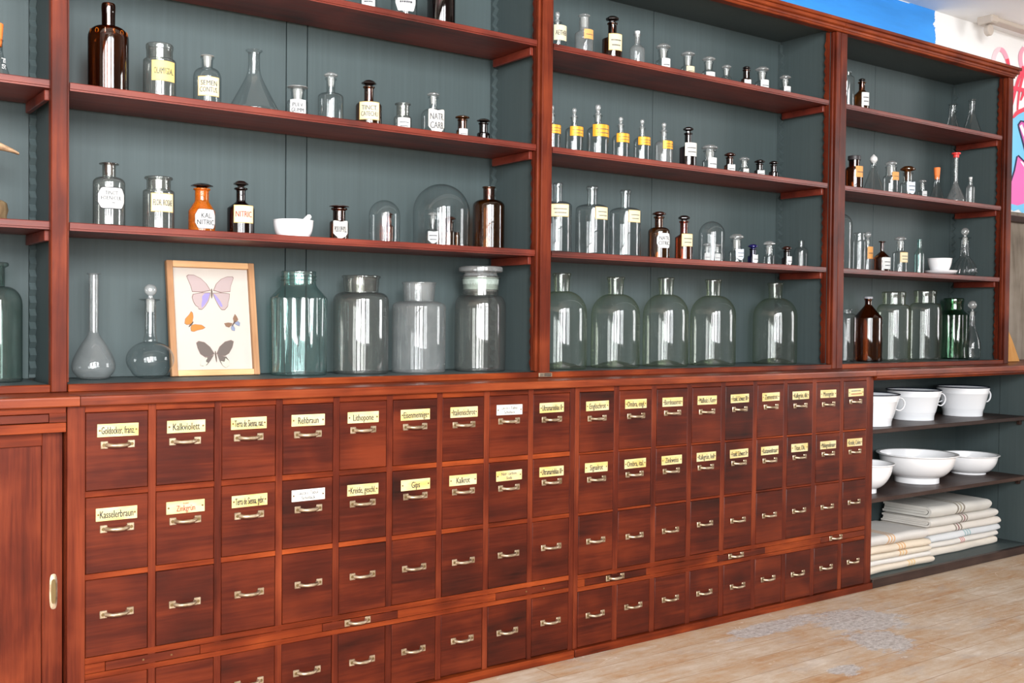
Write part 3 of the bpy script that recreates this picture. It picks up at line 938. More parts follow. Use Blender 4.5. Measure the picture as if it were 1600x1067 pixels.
rails(rt, [(.742, 2.4295), (2.4805, 4.1815)])
bay(rt, .7315, 2.436, (Z1, Z2, Z3), (1.545, 1.625))
bay(rt, 2.4795, 4.1725, (Z1, Z2, Z3), (3.31,))
cornice(rt, .7275, 4.2125, False)
b = MB(); b.box(-.032, .032, -.0015, 0, -.0075, .0075, MT['brass'], .0006)
for i in range(3):
    b.box(-.027, -.010, -.0019, -.0014, -.005 + i * .004, -.003 + i * .004, L['black'])
b.box(-.006, .027, -.0019, -.0014, .001, .005, L['black']); b.box(-.006, .027, -.0019, -.0014, -.005, -.001, L['black'])
b.build('maker_plate', rt, (2.457 - 2.45, -.0006, 1.0445 - 1.034))
rt = empty('shelf_unit', (4.98, UY, 1.034), 'mahogany shelf unit beside the mural, holding the green jar and laboratory flasks', 'shelf unit', GU)
unit_common(rt, 4.2145, 5.755, [(4.2145, 4.262, False), (5.706, 5.755, True)], [(4.2145, 4.261, P['teal']), (5.701, 5.715, P['teal']), (5.7155, 5.755, W['frame_v'])])
rails(rt, [(4.2625, 5.7055)])
bay(rt, 4.2625, 5.7005, (Z1, Z2, Z3), (4.95,))
cornice(rt, 4.2145, 5.755, True)
# ------------------------------------------------------------------ glassware
FORMS = {   # neck radius, rim radius, shoulder start, neck start, shoulder shape, rim height  (radii x body radius, heights x glass height)
    'reag': (.36, .50, .66, .78, 'round', .035),
    'slope': (.33, .48, .60, .74, 'slope', .035),
    'wide': (.70, .82, .66, .76, 'round', .05),
    'jar': (.74, .82, .74, .82, 'round', .03),
    'carboy': (.31, .37, .60, .84, 'round', .025),
    'flat': (.29, .36, .66, .76, 'round', .05),
}
def profile(form, R, H, o):
    nw, rim, hs, hn, sh, rh = FORMS[form]
    nw, rim, hs, hn, rh = o.get('nw', nw), o.get('rim', rim), o.get('hs', hs), o.get('hn', hn), o.get('rh', rh)
    sh = o.get('shp', sh)
    rh = min(rh * H, .3 * (1 - hn) * H)
    nr = nw * R
    pts = [(0, min(.012, .05 * H)), (.72 * R, .003, .01), (.80 * R, 0, .004), (R, 0, min(.09 * R, .01)), (R, hs * H, .0 if sh == 'round' else .05 * R)]
    if sh == 'round':
        for k in range(1, 9):
            a = k / 8 * PI / 2
            r = nr + (R - nr) * math.cos(a) ** o.get('sp', .9) if k < 8 else nr
            pts.append((r, (hs + (hn - hs) * math.sin(a) ** .95) * H, 0))
    else:
        pts.append((nr, hn * H, .12 * R))
    nt = o.get('flare', 1.0) * nr
    pts += [(nt, H - rh * 1.5, .003), (rim * R, H - rh, rh * .3), (rim * R, H - rh * .25, rh * .3), (max(rim * R - .0035, nt * .9), H, .001), (nt * .87, H - .003, .001), (nr * .85, hn * H + .004)]
    return fillet(pts)

def label_shape(shape):
    if shape == 'oct':
        f = lambda u: max(0, (abs(u) - .72) / .28) * .30
        return f, f
    if shape == 'shield':
        return (lambda u: .0 + .22 * max(0, 1 - abs(u) * 1.1) * 0 + .28 * (abs(u) ** 1.6)), (lambda u: .10 * (1 - abs(u)) + .06 * abs(u) ** 6)
    if shape == 'crest':
        return (lambda u: .45 * abs(u) ** 1.2), (lambda u: .06 * math.cos(u * PI * 1.5) ** 2)
    return None, None

def add_label(root, R, H, tg, rmul=1.0):
    z0, z1 = max(tg['z'][0] * H, .002), tg['z'][1] * H
    az = math.atan2(root.location.x, root.location.y)      # labels are turned towards the room door, where the photo was taken from
    a0, a1 = [math.radians(v) - az for v in tg.get('a', (-48, 48))]
    lo, hi = label_shape(tg.get('shape', 'rect'))
    b = MB()
    Rb = R * rmul + .0006
    m = L[tg.get('m', 'white')]
    bd = tg.get('border')
    if bd:
        b.arc(Rb, a0, a1, z0, z1, L[bd], 16, lo=lo, hi=hi)
        ea, ez = tg.get('bw', .0022) / R, tg.get('bw', .0022)
        b.arc(Rb + .0004, a0 + ea, a1 - ea, z0 + ez, z1 - ez, m, 16, lo=lo, hi=hi)
    else:
        b.arc(Rb + .0002, a0, a1, z0, z1, m, 16, lo=lo, hi=hi)
    Rt = Rb + .0009
    ink = L[tg.get('ink', 'black')]
    mid = (a0 + a1) / 2
    hh = z1 - z0
    ls = tg.get('t')
    if ls:
        n = len(ls)
        for i, s in enumerate(ls):
            hgt = hh * (.52 / max(n, 1.6)) * (s[1] if isinstance(s, tuple) else 1)
            body = s[0] if isinstance(s, tuple) else s
            zc = z1 - hh * (.16 + .68 * (i + .5) / n)
            b.text(body, 0, 0, zc, hgt, (a1 - a0) * R * .82, ink, R=Rt, sx=.8, a_off=mid)
    else:      # writing too small to read in the photo: a row of faint strokes
        rg = random.Random(int(R * 1e6) + int(H * 1e5))
        n = tg.get('n', 2)
        for i in range(n):
            zc = z1 - hh * (.24 + .6 * (i + .5) / n)
            span = (a1 - a0) * (.33 - .05 * i)
            a = mid - span
            while a < mid + span:
                w = rg.uniform(.04, .12) * (a1 - a0)
                b.arc(Rt, a, a + w, zc - hh * .035, zc + hh * .035, L['ink'] if ink is L['black'] else ink, 1)
                a += w + .012 * (a1 - a0)
    return b.build('paper_label' if tg.get('m') != 'gold' else 'gilt_label', root)

def stopper(root, kind, R, Hg, nr, top, mat=None):
    """stopper seated in a neck of radius nr whose mouth is at height Hg, reaching up to top"""
    b = MB()
    h = top - Hg
    c = (0, 0, Hg)
    if kind in ('disc', 'octa', 'ground'):
        m1 = mat or S['clear']
        seg = 8 if kind == 'octa' else 28
        D = nr * 1.75 if kind != 'ground' else nr * 1.3
        D = max(D, nr * 1.3)
        th = min(h * .72, D * .62)
        pr = fillet([(0, h), (D * .55, h * .97, .002), (D, h - th * .55, .002), (D, h - th * .85, .001), (nr * .8, h - th * 1.15, .002), (nr * .78, -.002)])
        b.lathe(pr[::-1], m1, seg, c, PI / 8)
        pm = S['ground'] if m1 in (S['clear'], S['ground']) else m1
        b.lathe([(0, -nr * 2.0), (nr * .62, -nr * 2.0), (nr * .82, -.002), (nr * .8, 0)], pm, 20, c)
    elif kind == 'ball':
        r = h * .40
        pr = [(nr * .82, 0), (nr * .95, h * .03), (nr * .5, h * .08), (nr * .45, h * .17)]
        for k in range(1, 12):
            a = -PI / 2 + PI * k / 11 * .97 + .12
            pr.append((max(r * math.cos(a), 0), h - r + r * math.sin(a)))
        pr.append((0, h))
        b.lathe(pr, mat or S['clear'], 16 if mat is None else 12, c)
        b.lathe([(0, -nr * 2.6), (nr * .66, -nr * 2.6), (nr * .82, 0)], S['ground'], 20, c)
    elif kind == 'peg':            # short cut-glass peg with a collar
        pr = fillet([(nr * .8, 0), (nr * 1.15, h * .06, .001), (nr * 1.1, h * .14, .001), (nr * .5, h * .24, .001), (nr * .62, h * .42, .002), (nr * .92, h * .62, .003), (nr * .92, h * .9, .003), (nr * .5, h, .002), (0, h)])
        b.lathe(pr, mat or S['clear'], 12, c)
        b.lathe([(0, -nr * 2.2), (nr * .6, -nr * 2.2), (nr * .8, 0)], S['ground'], 16, c)
    elif kind == 'cork':
        k = nr * 1.06
        b.lathe(fillet([(0, -nr * 1.2), (nr * .8, -nr * 1.2, .001), (k, h * .9, .002), (k * .96, h, .002), (0, h)]), mat or S['cork'], 20, c)
    elif kind == 'cap':
        k = nr * 1.28
        z0 = -min(.018, h * 1.4)
        pr = fillet([(k, z0), (k * 1.0, h * .8, .002), (k * .94, h, .002), (0, h)])
        b.lathe(pr, mat or S['grey'], 28, c)
    return b.build('stopper' if kind != 'cap' else 'cap', root)

def place(cx, top, w, Y, z):
    """radius, height and foot of an upright round thing standing at height z at depth Y, whose silhouette is w wide around cx and reaches up to top"""
    Pp = at(cx, top, Y)
    d = depth((Pp.x, Y, z + .1))
    hx = Pp.x * rgt.x + Y * rgt.y
    cs = d / math.hypot(d, hx)
    return Pp.x, w * d * cs / (2 * FPX), Pp.z - z

EPS = .0006
def bottle(name, label, cat, shelf, cx, top, w, form, mat, Y=3.285, stop=None, sh=.0, smat=None, tags=(), group=None, flute=0, fd=0, seg=36, **o):
    z = shelf
    X, R, H = place(cx, top, w, Y, z)
    root = empty(name, (X, Y, z + EPS), label, cat, group)
    Hg = H * (1 - sh)
    nr = o.get('nw', FORMS[form][0]) * R
    b = MB()
    pr = profile(form, R, Hg, o)
    if flute:
        b.lathe(pr, G[mat], flute * 8, flute=flute, fd=fd, zr=(.02, o.get('hs', FORMS[form][2]) * Hg))
    else:
        b.lathe(pr, G[mat], seg)
    gb = b.build('glass_body', root)
    if stop:
        stopper(root, stop, R, Hg, nr * .92, H, smat)
    for tg in tags:
        add_label(root, R, H, tg)
    return root
def lathe_thing(name, label, cat, shelf, cx, top, w, fn, mat, Y=3.285, group=None, part='glass_body', seg=40, **kw):
    X, R, H = place(cx, top, w, Y, shelf)
    root = empty(name, (X, Y, shelf + EPS), label, cat, group)
    b = MB(); b.lathe(fn(R, H), mat, seg, **kw); b.build(part, root)
    return root, R, H
def p_erl(nw, hn, rim):
    def f(R, H):
        n = nw * R
        return fillet([(0, .004), (R * .9, 0, .003), (R, .0, .008), (R, .008, .006), (n, hn * H, n * 1.5), (n, H * .955, .003), (rim * R, H - .002, .001), (rim * R - .002, H, .001), (n * .9, H * .95, .002), (n * .9, hn * H + .01)], 6)
    return f
def p_dome(R, H):
    pr = [(R, 0), (R * .995, .004)]
    for k in range(13):
        a = k / 12 * PI / 2
        pr.append((R * math.cos(a), H - R + R * math.sin(a)))
    pr[-1] = (0, H)
    return pr
def tag_(z, t=None, m='white', a=(-48, 48), **k):
    return dict(z=z, t=t, m=m, a=a, **k)

gA = 'glassware on the shelves of the butterfly bay'
gB = 'glassware on the shelves of the carboy bay'
gC = 'glassware on the shelves beside the mural'
Bt = 'bottle'
# --- bay with the butterflies: top shelf (only the feet of the bottles show)
bottle('glass_jar', 'clear jar cut by the photo edge on the top shelf, beside a slim white-labelled bottle', 'jar', Z1, 524, -62, 32, 'wide', 'clear', tags=[tag_((.1, .3), None, 'pale')], group=gA)
bottle('glass_bottle', 'slim clear bottle with low white label on the top shelf, cut by the photo edge', Bt, Z1, 576, -70, 27, 'reag', 'clear', stop='disc', sh=.15, tags=[tag_((.06, .42))], group=gA)
bottle('glass_bottle', 'wide clear bottle with a large white label on the top shelf beside a black bottle', Bt, Z1, 632, -74, 41, 'reag', 'clear', stop='disc', sh=.14, tags=[tag_((.1, .52), None, 'white', (-40, 58), shape='oct')], group=gA)
bottle('glass_bottle', 'black glass bottle on the top shelf nearest the orange centre post', Bt, Z1, 690, -66, 44, 'slope', 'black', stop='octa', sh=.14, smat=S['black'], group=gA)
# second shelf
o = bottle('amber_bottle', 'tallest dark amber bottle with raised lettering on the shoulder, standing first on the second shelf', Bt, Z2, 169.5, 6, 65, 'reag', 'brown', nw=.33, rim=.345, hs=.60, hn=.74, rh=.09, Y=3.27, group=gA)
X_, R_, H_ = place(169.5, 6, 65, 3.27, Z2)
b = MB()
for i, ch in enumerate('POISON'):
    b.text(ch, 0, 0, H_ * .648, .016, .02, G['orange'], R=R_ * .985, a_off=math.radians(-74 + i * 25))
b.build('raised_lettering', o)
bottle('glass_jar', 'open wide-mouthed clear jar with a crooked yellow label, beside the tallest amber bottle', 'jar', Z2, 249.5, 70, 52, 'wide', 'smoke', nw=.80, rim=.84, hs=.68, hn=.73, rh=.1, tags=[tag_((.30, .66), ['OL.AMYGDAL.'], 'yellow', (-28, 62), border='tan', ink='ink')], group=gA)
bottle('glass_bottle', 'clear bottle with frosted neck and yellow-edged label, between yellow-labelled jar and conical flask', Bt, Z2, 324, 87, 44, 'reag', 'clear', nw=.40, rim=.5, hs=.56, hn=.76, tags=[tag_((.16, .54), ['SEMEN', 'CONTUS.'], 'cream', (-40, 56), border='tan', ink='ink')], stop='ground', sh=.02, smat=S['ground'], group=gA)
rt, R_, H_ = lathe_thing('conical_flask', 'empty clear conical flask on the second shelf of the butterfly bay', 'flask', Z2, 397, 79, 80, p_erl(.235, .62, .34), G['fine'], group=gA)
bottle('glass_jar', 'squat clear jar with pinkish glass stopper and white label, just past the conical flask', 'jar', Z2, 465, 134, 33, 'wide', 'clear', nw=.62, rim=.7, hs=.52, hn=.62, stop='disc', sh=.12, tags=[tag_((.04, .52), ['PULV.', 'GUMM.'], 'white', (-42, 50))], group=gA)
bottle('glass_bottle', 'clear bottle without label under a round flat stopper, second shelf of the butterfly bay', Bt, Z2, 517, 114, 40, 'reag', 'clear', nw=.34, rim=.46, hs=.56, hn=.66, stop='disc', sh=.11, group=gA)
bottle('amber_bottle', 'amber bottle with black faceted stopper and cream label on the second shelf', Bt, Z2, 576.5, 126, 41, 'reag', 'amber', nw=.36, rim=.46, hs=.50, hn=.62, stop='octa', sh=.13, smat=S['black'], tags=[tag_((.12, .50), ['TINCT.', 'CATECHU'], 'cream', (-44, 52), border='tan', ink='ink')], group=gA)
bottle('glass_jar', 'tiny open clear jar with low white label beside the cream-labelled amber bottle', 'jar', Z2, 629.5, 162, 28, 'wide', 'smoke', nw=.72, rim=.9, hs=.44, hn=.54, tags=[tag_((-.05, .46), None, 'white', (-34, 54), border='black', bw=.001)], group=gA)
bottle('glass_bottle', 'clear stoppered bottle with whitish shield label reading NATR. on the second shelf', Bt, Z2, 677, 145, 37, 'reag', 'fine', nw=.32, rim=.46, hs=.50, hn=.68, stop='disc', sh=.10, tags=[tag_((.0, .60), ['NATR.', 'CARB.'], 'pale', (-22, 68), shape='shield', ink='ink')], group=gA)
bottle('amber_bottle', 'tiny bottle with golden brown stopper and white label, second last on its shelf', Bt, Z2, 722.5, 181, 19, 'wide', 'amber', nw=.74, rim=.84, hs=.40, hn=.48, stop='disc', sh=.16, smat=S['amber'], tags=[tag_((-.1, .42), None, 'white', (-30, 60), n=1)], group=gA)
bottle('amber_bottle', 'tiny near-black bottle with faceted stopper at the centre post end of the second shelf', Bt, Z2, 755.5, 186, 20, 'wide', 'black', nw=.66, rim=.8, hs=.40, hn=.50, stop='octa', sh=.18, smat=S['black'], group=gA)
# third shelf
bottle('glass_bottle', 'clear bottle with octagonal enamel label reading TINCT. FOENICUL. COMP.', Bt, Z3, 170.5, 255, 51, 'reag', 'smoke', Y=3.26, nw=.42, rim=.62, hs=.68, hn=.78, rh=.02, stop='ground', sh=.006, smat=S['amber'], tags=[tag_((.255, .60), ['TINCT.', 'FOENICUL.', ('COMP.', .55)], 'white', (-44, 66), shape='oct', border='black', bw=.0024)], group=gA)
bottle('glass_jar', 'open clear wide-mouthed jar with faded cream label beside the TINCT. FOENICUL. bottle', 'jar', Z3, 248, 277, 50, 'wide', 'smoke', nw=.76, rim=.90, hs=.70, hn=.755, rh=.04, tags=[tag_((.32, .67), ['FLOR. ROSAE'], 'cream', (-28, 62), border='tan', ink='ink')], group=gA)
bottle('orange_bottle', 'bright orange bottle with flat black stopper and octagonal label reading KAL. NITRIC.', Bt, Z3, 315.5, 287, 42, 'slope', 'orange', nw=.52, rim=.64, hs=.48, hn=.70, stop='octa', sh=.10, smat=S['black'], tags=[tag_((.06, .46), ['KAL.', 'NITRIC.'], 'white', (-30, 74), shape='oct', border='black', bw=.0012)], group=gA)
bottle('glass_bottle', 'near-black bottle with domed black stopper and pale label beside the orange KAL. NITRIC. bottle', Bt, Z3, 376.5, 283, 43, 'slope', 'black', nw=.34, rim=.5, hs=.56, hn=.70, stop='octa', sh=.13, smat=S['black'], tags=[tag_((.20, .53), ['NITRIC.'], 'cream', (-30, 62), border='tan', ink='redink')], group=gA)
bottle('amber_bottle', 'small dark amber jar with white crest label, between mortar and smaller glass dome', Bt, Z3, 530, 321, 30, 'wide', 'brown', nw=.66, rim=.86, hs=.52, hn=.60, stop='disc', sh=.08, smat=S['brown'], tags=[tag_((.04, .56), ['PODOPHYLL.'], 'pale', (-36, 60), shape='shield', ink='ink')], group=gA)
def dome(label, shelf, cx, top, w, Y, grp):
    rt, R, H = lathe_thing('glass_dome', label, 'glass dome', shelf, cx, top, w, p_dome, G['fine'], Y=Y, group=grp, part='dome_shell', seg=44)
    b = MB(); pr = [(R * .955, .001), (R * 1.012, .0), (R * 1.012, .006), (R * .955, .006), (R * .955, .001)]
    b.lathe(pr, G['clear'], 44); b.build('foot_rim', rt)
    return rt
dome('smaller glass dome with one slim red-brown vial inside, third shelf of the butterfly bay', Z3, 601, 313, 49, 3.31, gA)
bottle('amber_bottle', 'slim red-brown vial standing under the smaller glass dome', Bt, Z3, 608, 333, 14, 'reag', 'red', Y=3.31, nw=.55, rim=.7, hs=.60, hn=.66, stop='disc', sh=.10, smat=S['brown'], group=gA)
dome('largest glass dome, covering a clear bottle and small amber bottles, beside the brown bottle', Z3, 690, 288, 89, 3.33, gA)
bottle('glass_bottle', 'small clear bottle with faceted stopper and shield label under the largest glass dome', Bt, Z3, 676, 332, 22, 'reag', 'clear', Y=3.33, nw=.42, rim=.5, hs=.52, hn=.62, stop='octa', sh=.18, tags=[tag_((.08, .46), None, 'white', (-40, 55), shape='shield', border='ink', bw=.0008)], group=gA)
bottle('amber_bottle', 'small amber bottle with dark stopper under the largest glass dome', Bt, Z3, 701, 338, 21, 'wide', 'amber', Y=3.31, nw=.68, rim=.8, hs=.56, hn=.62, stop='octa', sh=.16, smat=S['brown'], group=gA)
bottle('amber_bottle', 'tiny golden vial half hidden behind the amber bottle under the largest glass dome', Bt, Z3, 714, 363, 9, 'wide', 'amber', Y=3.345, nw=.7, rim=.8, hs=.8, hn=.86, group=gA)
bottle('amber_bottle', 'unlabelled round-shouldered brown bottle with open neck beside the largest glass dome', Bt, Z3, 764, 292, 50, 'reag', 'amber', Y=3.30, nw=.36, rim=.42, hs=.68, hn=.79, rh=.02, group=gA)
# mortar with pestle
def p_bowl(foot, lip, thick, fh, flare=1.0, curve=.55):
    def f(R, H):
        t_ = thick
        fr = foot * R
        out = [(0, fh * .4), (fr * .86, fh * .4, .001), (fr * .9, 0, .001), (fr, 0, .002), (fr, fh, .003)]
        for k in range(1, 9):
            u = k / 8
            out.append((fr + (R * lip - fr) * (math.sin(u * PI / 2) ** curve * .0 + (1 - (1 - u) ** 2) ** .9 * 1.0), fh + (H - fh) * u ** 1.25, 0))
        inn = [(R * lip - t_ + (R - R * lip) * .2, H - .001, 0)]
        out[-1] = (R * lip, H * .94, .003)
        out += [(R, H * .965, .002), (R, H, .002)]
        for k in range(8, -1, -1):
            u = k / 8
            out.append((max((fr + (R * lip - fr) * (1 - (1 - u) ** 2) ** .9) - t_, 0), fh + t_ + (H - fh - t_) * (u ** 1.25) * .985, 0))
        out.append((0, fh + t_))
        return fillet(out, 4)
    return f
rt, R_, H_ = lathe_thing('mortar', 'low white porcelain mortar holding a pestle on the third shelf', 'mortar', Z3, 458.5, 344.5, 64, p_bowl(.80, .98, .004, .004), C['porcelain'], Y=3.27, part='bowl', group=None)
mx, mz = rt.location.x, rt.location.z
b = MB()
pe = at(485, 338, 3.27)
ex, ez = pe.x - mx - .005, pe.z - mz
b.tube([(-.020, -.004, .016), (-.012, -.003, .020), (ex * .35, 0, .02 + (ez - .02) * .4), (ex * .7, .002, .02 + (ez - .02) * .72), (ex * .93, .003, .02 + (ez - .02) * .94), (ex, .003, ez)], [.007, .0105, .0085, .0085, .009, .0055], C['porcelain'], 14)
tag(b.build('pestle', None, (mx + .005, 3.268, mz + .002)), 'white porcelain pestle resting slantwise in the mortar', 'pestle')
# bottom shelf
def p_vol(R, H):
    n = R * .215
    pts = [(0, .003), (R * .55, 0, .01)]
    for k in range(0, 15):
        a = -PI / 2 + .62 + (PI - .62 - .22) * k / 14
        pts.append((R * math.cos(a) if k else R * .78, R * .92 + R * .92 * math.sin(a) if k else .012, 0))
    pts[-1] = (n * 1.5, R * 2.02, n)
    pts += [(n, R * 2.2, n), (n, H * .99, .002), (n * 1.45, H - .002, .001), (n * 1.3, H, .0005), (n * .85, H - .002, 0), (n * .85, R * 2.3, 0)]
    return fillet(pts)
def p_pear(R, H):     # pear flask: conical shoulders on a round foot
    n = R * .22
    hb = R * .95
    pts = [(0, .004), (R * .62, 0, .012), (R * .93, .022, .02), (R, hb * .62, .03), (R * .92, hb * 1.05, .03), (R * .58, hb * 1.72, .03), (n * 1.35, hb * 2.15, .012), (n, hb * 2.34, .006), (n, H * .985, .002), (n * 1.5, H - .003, .001), (n * 1.3, H, .0005), (n * .86, H - .003, 0), (n * .86, hb * 2.4, 0)]
    return fillet(pts, 7)
lathe_thing('volumetric_flask', 'dusty pear-shaped glass flask with a long thin open neck, beside the stoppered decanter', 'flask', Z0, 146.5, 427, 71, p_pear, G['dusty'], Y=3.40, group=gA)
def decanter(label, shelf, cx, top, w, Y, grp, nh=.80, flute=0, body=None, ballk=.16):
    X, R, H = place(cx, top, w, Y, shelf)
    root = empty('decanter', (X, Y, shelf + EPS), label, 'decanter', grp)
    Hg = H * (1 - ballk - .03)
    n = R * .24
    pr = body(R, Hg, n)
    b = MB(); b.lathe(pr, G['fine'], 48 if not flute else flute * 8, flute=flute, fd=.12, zr=(.01, Hg * .45)); b.build('glass_body', root)
    stopper(root, 'ball', R, Hg, n * .9, H)
    return root
def d_round(R, Hg, n):
    h = R * 1.62
    pts = [(0, .006), (R * .45, .0, .01), (R * .70, .010, .02)]
    for k in range(1, 13):
        a = -PI / 2 + .85 + (PI - 1.15) * k / 12
        pts.append((R * math.cos(a), h / 2 + h / 2 * math.sin(a), 0))
    pts += [(n * 1.25, h * 1.03, .01), (n, h * 1.14, .012), (n * .95, Hg * .97, .004), (n * 2.0, Hg - .002, .001), (n * 1.9, Hg, .0005), (n * .9, Hg - .003, 0), (n * .85, h * 1.2, 0)]
    return fillet(pts)
decanter('round-bellied clear decanter with ball stopper, partly in front of the butterfly frame', Z0, 235, 444, 76, 3.385, gA, body=d_round, ballk=.13)
bottle('ribbed_jar', 'large aqua ribbed glass jar with threaded open neck beside the butterfly frame', 'jar', Z0, 467, 424, 90, 'jar', 'teal', Y=3.385, nw=.60, rim=.61, hs=.74, hn=.86, shp='slope', rh=.02, flute=14, fd=.10, group=gA)
bb = [o for o in COL.objects if o.name.startswith('ribbed_jar')][0]
X_, R_, H_ = place(467, 424, 90, 3.385, Z0)
b = MB()
for k in range(2):
    pts = [(R_ * .61 * math.cos(a), R_ * .61 * math.sin(a), H_ * (.905 + .035 * k) + .004 * a / 6.28) for a in [i * 2 * PI / 30 for i in range(31)]]
    b.tube(pts, .0022, G['teal'], 6)
b.build('screw_thread', bb)
bottle('glass_jar', 'large smoky jar with flared open rim, second big jar after the butterfly frame', 'jar', Z0, 564.5, 431, 87, 'jar', 'smoke', Y=3.375, nw=.62, flare=1.06, rim=.70, hs=.74, hn=.83, rh=.02, group=gA)
bottle('glass_jar', 'hazy open jar, lower than its neighbours, between the smoky jar and the lidded jar', 'jar', Z0, 655, 441, 84, 'jar', 'dusty', Y=3.36, nw=.56, flare=1.08, rim=.64, hs=.72, hn=.79, rh=.02, group=gA)
X_, R_, H_ = place(751, 417, 80, 3.355, Z0)
o = bottle('glass_jar', 'tall smoky jar closed with a broad ground glass lid beside the orange centre post', 'jar', Z0, 751, 432, 80, 'jar', 'smoke', Y=3.355, nw=.70, rim=.80, hs=.66, hn=.80, rh=.02, group=gA)
Hg = place(751, 432, 80, 3.355, Z0)[2]
b = MB()
b.lathe(fillet([(R_ * .64, Hg * .84), (R_ * .685, Hg + .001, .002), (R_ * .66, Hg + .004, .002), (R_ * .62, Hg + .012, .002), (R_ * .86, Hg + .018, .002), (R_ * .86, H_ - .003, .002), (R_ * .8, H_, .002), (0, H_)]), S['clear'], 40)
b.build('lid', o)
b = MB(); b.lathe([(R_ * .69, Hg * .86), (R_ * .712, Hg * .985)], G['clear'] if 0 else S['groundgreen'], 40); b.build('ground_collar', o)
# --- bay with the carboys: top shelf
def small(shelf, cx, top, w, label, kind='jar', mat='clear', smat=None, tags=None, grp=gB, Y=3.285, name=None, stop=None, sh=.21, **o):
    if kind == 'jar':
        kw = dict(nw=.62, rim=.74, hs=.46, hn=.55); f = 'wide'
        st = stop or 'disc'
    elif kind == 'oct':
        kw = dict(nw=.66, rim=.8, hs=.46, hn=.54); f = 'wide'
        st = stop or 'octa'
    else:
        kw = dict(nw=.36, rim=.5, hs=.58, hn=.70); f = 'slope'
        st = stop
    kw.update(o)
    nm = name or ('amber_bottle' if mat in ('amber', 'brown', 'black', 'red') else 'glass_jar' if kind == 'jar' else 'glass_bottle')
    return bottle(nm, label, 'jar' if nm == 'glass_jar' else Bt, shelf, cx, top, w, f, mat, Y=Y, stop=st, sh=sh if st else 0, smat=smat, tags=tags if tags is not None else [], group=grp, **kw)
Wl = lambda a=(-10, 72), z=(.05, .46), **k: [tag_(z, None, 'white', a, n=1, **k)]
small(Z1, 871, 19, 29, 'clear bottle with broad cream label, first on the top shelf after the centre post', 'b', tags=[tag_((.24, .62), ['AETHER'], 'cream', (-20, 80), ink='ink')], stop='peg', sh=.25, nw=.3, hs=.7, hn=.8)
small(Z1, 913, 22, 29, 'dusty clear bottle with square peg stopper and ochre label, next to the first top-shelf bottle', 'b', 'dusty', tags=[tag_((.38, .60), None, 'amberlab', (0, 75), n=1)], stop='ground', sh=.10, nw=.55, hs=.60, hn=.68)
small(Z1, 957, 26, 32, 'amber bottle with black faceted stopper and cream label on the top shelf', 'b', 'brown', S['black'], [tag_((.22, .58), None, 'cream', (-20, 70), border='tan')], stop='octa', sh=.14, nw=.42, rim=.52, hs=.58, hn=.64)
small(Z1, 996, 49, 24, 'clear medicine bottle with small cork, unlabelled, on the top shelf', 'b', 'dusty', stop='cork', sh=.08, smat=S['wax'], nw=.36, hs=.56, hn=.70)
small(Z1, 1036.5, 69, 23, 'stoppered clear jar with white label, fifth along the top shelf, beyond the corked medicine bottle', tags=Wl())
small(Z1, 1075, 81, 22, 'stoppered clear jar with faint ochre label, between two white-labelled jars on the top shelf', tags=[tag_((.05, .40), None, 'cream', (-10, 70), n=1)])
small(Z1, 1107.5, 89, 21, 'stoppered clear jar with low white label, just before the tiniest clear bottle', tags=Wl((-20, 70), (.0, .36)))
small(Z1, 1135, 102, 16, 'tiniest clear stoppered bottle on the top shelf beside a tiny brown one', tags=[tag_((-.1, .3), None, 'black', (-20, 40), n=1)], name='glass_bottle')
small(Z1, 1166.5, 104, 17, 'tiny brown bottle with dark round stopper and crest label on the top shelf', 'jar', 'brown', S['black'], Wl((-20, 60), (.02, .42), shape='shield'), stop='ground', sh=.14)
small(Z1, 1191, 105, 22, 'stoppered clear jar with white label just beyond the tiny brown top-shelf bottle', tags=Wl())
small(Z1, 1227, 118, 18, 'small stoppered clear jar standing last on the top shelf of the carboy bay', tags=Wl())
# second shelf: gilt-labelled bottles
def gilt(cx, top, w, label, zl, a=(-28, 88), mat='clear', **k):
    return bottle('gilt_label_bottle', label, Bt, Z2, cx, top, w, 'reag', mat, nw=.30, rim=.44, hs=.60, hn=.72, rh=.03, stop='peg', sh=.20, tags=[tag_(zl, k.get('t'), 'gold', a, border='black', bw=.0014)], group='clear bottles with gilt labels')
gilt(862.5, 165, 28, 'gilt-labelled bottle partly hidden by the orange centre post', (.36, .56))
gilt(897.5, 169, 28, 'gilt-labelled bottle between the post-hidden one and the largest gilt-labelled bottle', (.36, .58))
gilt(934.5, 164, 34, 'largest gilt-labelled bottle with cube stopper on the second shelf', (.36, .60))
gilt(970, 183, 27, 'gilt-labelled bottle just beyond the largest one, before the panel seam', (.38, .60))
gilt(1003.5, 187, 26, 'gilt-labelled bottle with pointed stopper in front of the panel seam', (.38, .58))
gilt(1037.5, 192, 28, 'frosted-looking gilt-labelled bottle beside the black-stoppered bottle', (.36, .56), (-6, 88), 'dusty')
small(Z2, 1075.5, 199, 27, 'near-black bottle with black faceted stopper and white label after the gilt-labelled bottles', 'b', 'black', S['black'], [tag_((.28, .60), None, 'pale', (-20, 76))], stop='octa', sh=.14, nw=.40, rim=.5, hs=.58, hn=.64)
small(Z2, 1109, 227, 23, 'clear wide jar with white label beside the near-black bottle, second shelf', tags=Wl((-10, 72), (.05, .5)), nw=.7, rim=.9)
small(Z2, 1140.5, 239, 18, 'first of the tiny second-shelf bottles, brown with ornate white label', 'jar', 'brown', S['brown'], Wl((-20, 70), (.02, .45), shape='shield'))
small(Z2, 1163, 246, 17, 'tiny clear bottle standing between two tiny dark bottles on the second shelf', tags=[tag_((0, .4), None, 'pale', (-10, 60), shape='shield', border='black', bw=.0012, n=1)], name='glass_bottle')
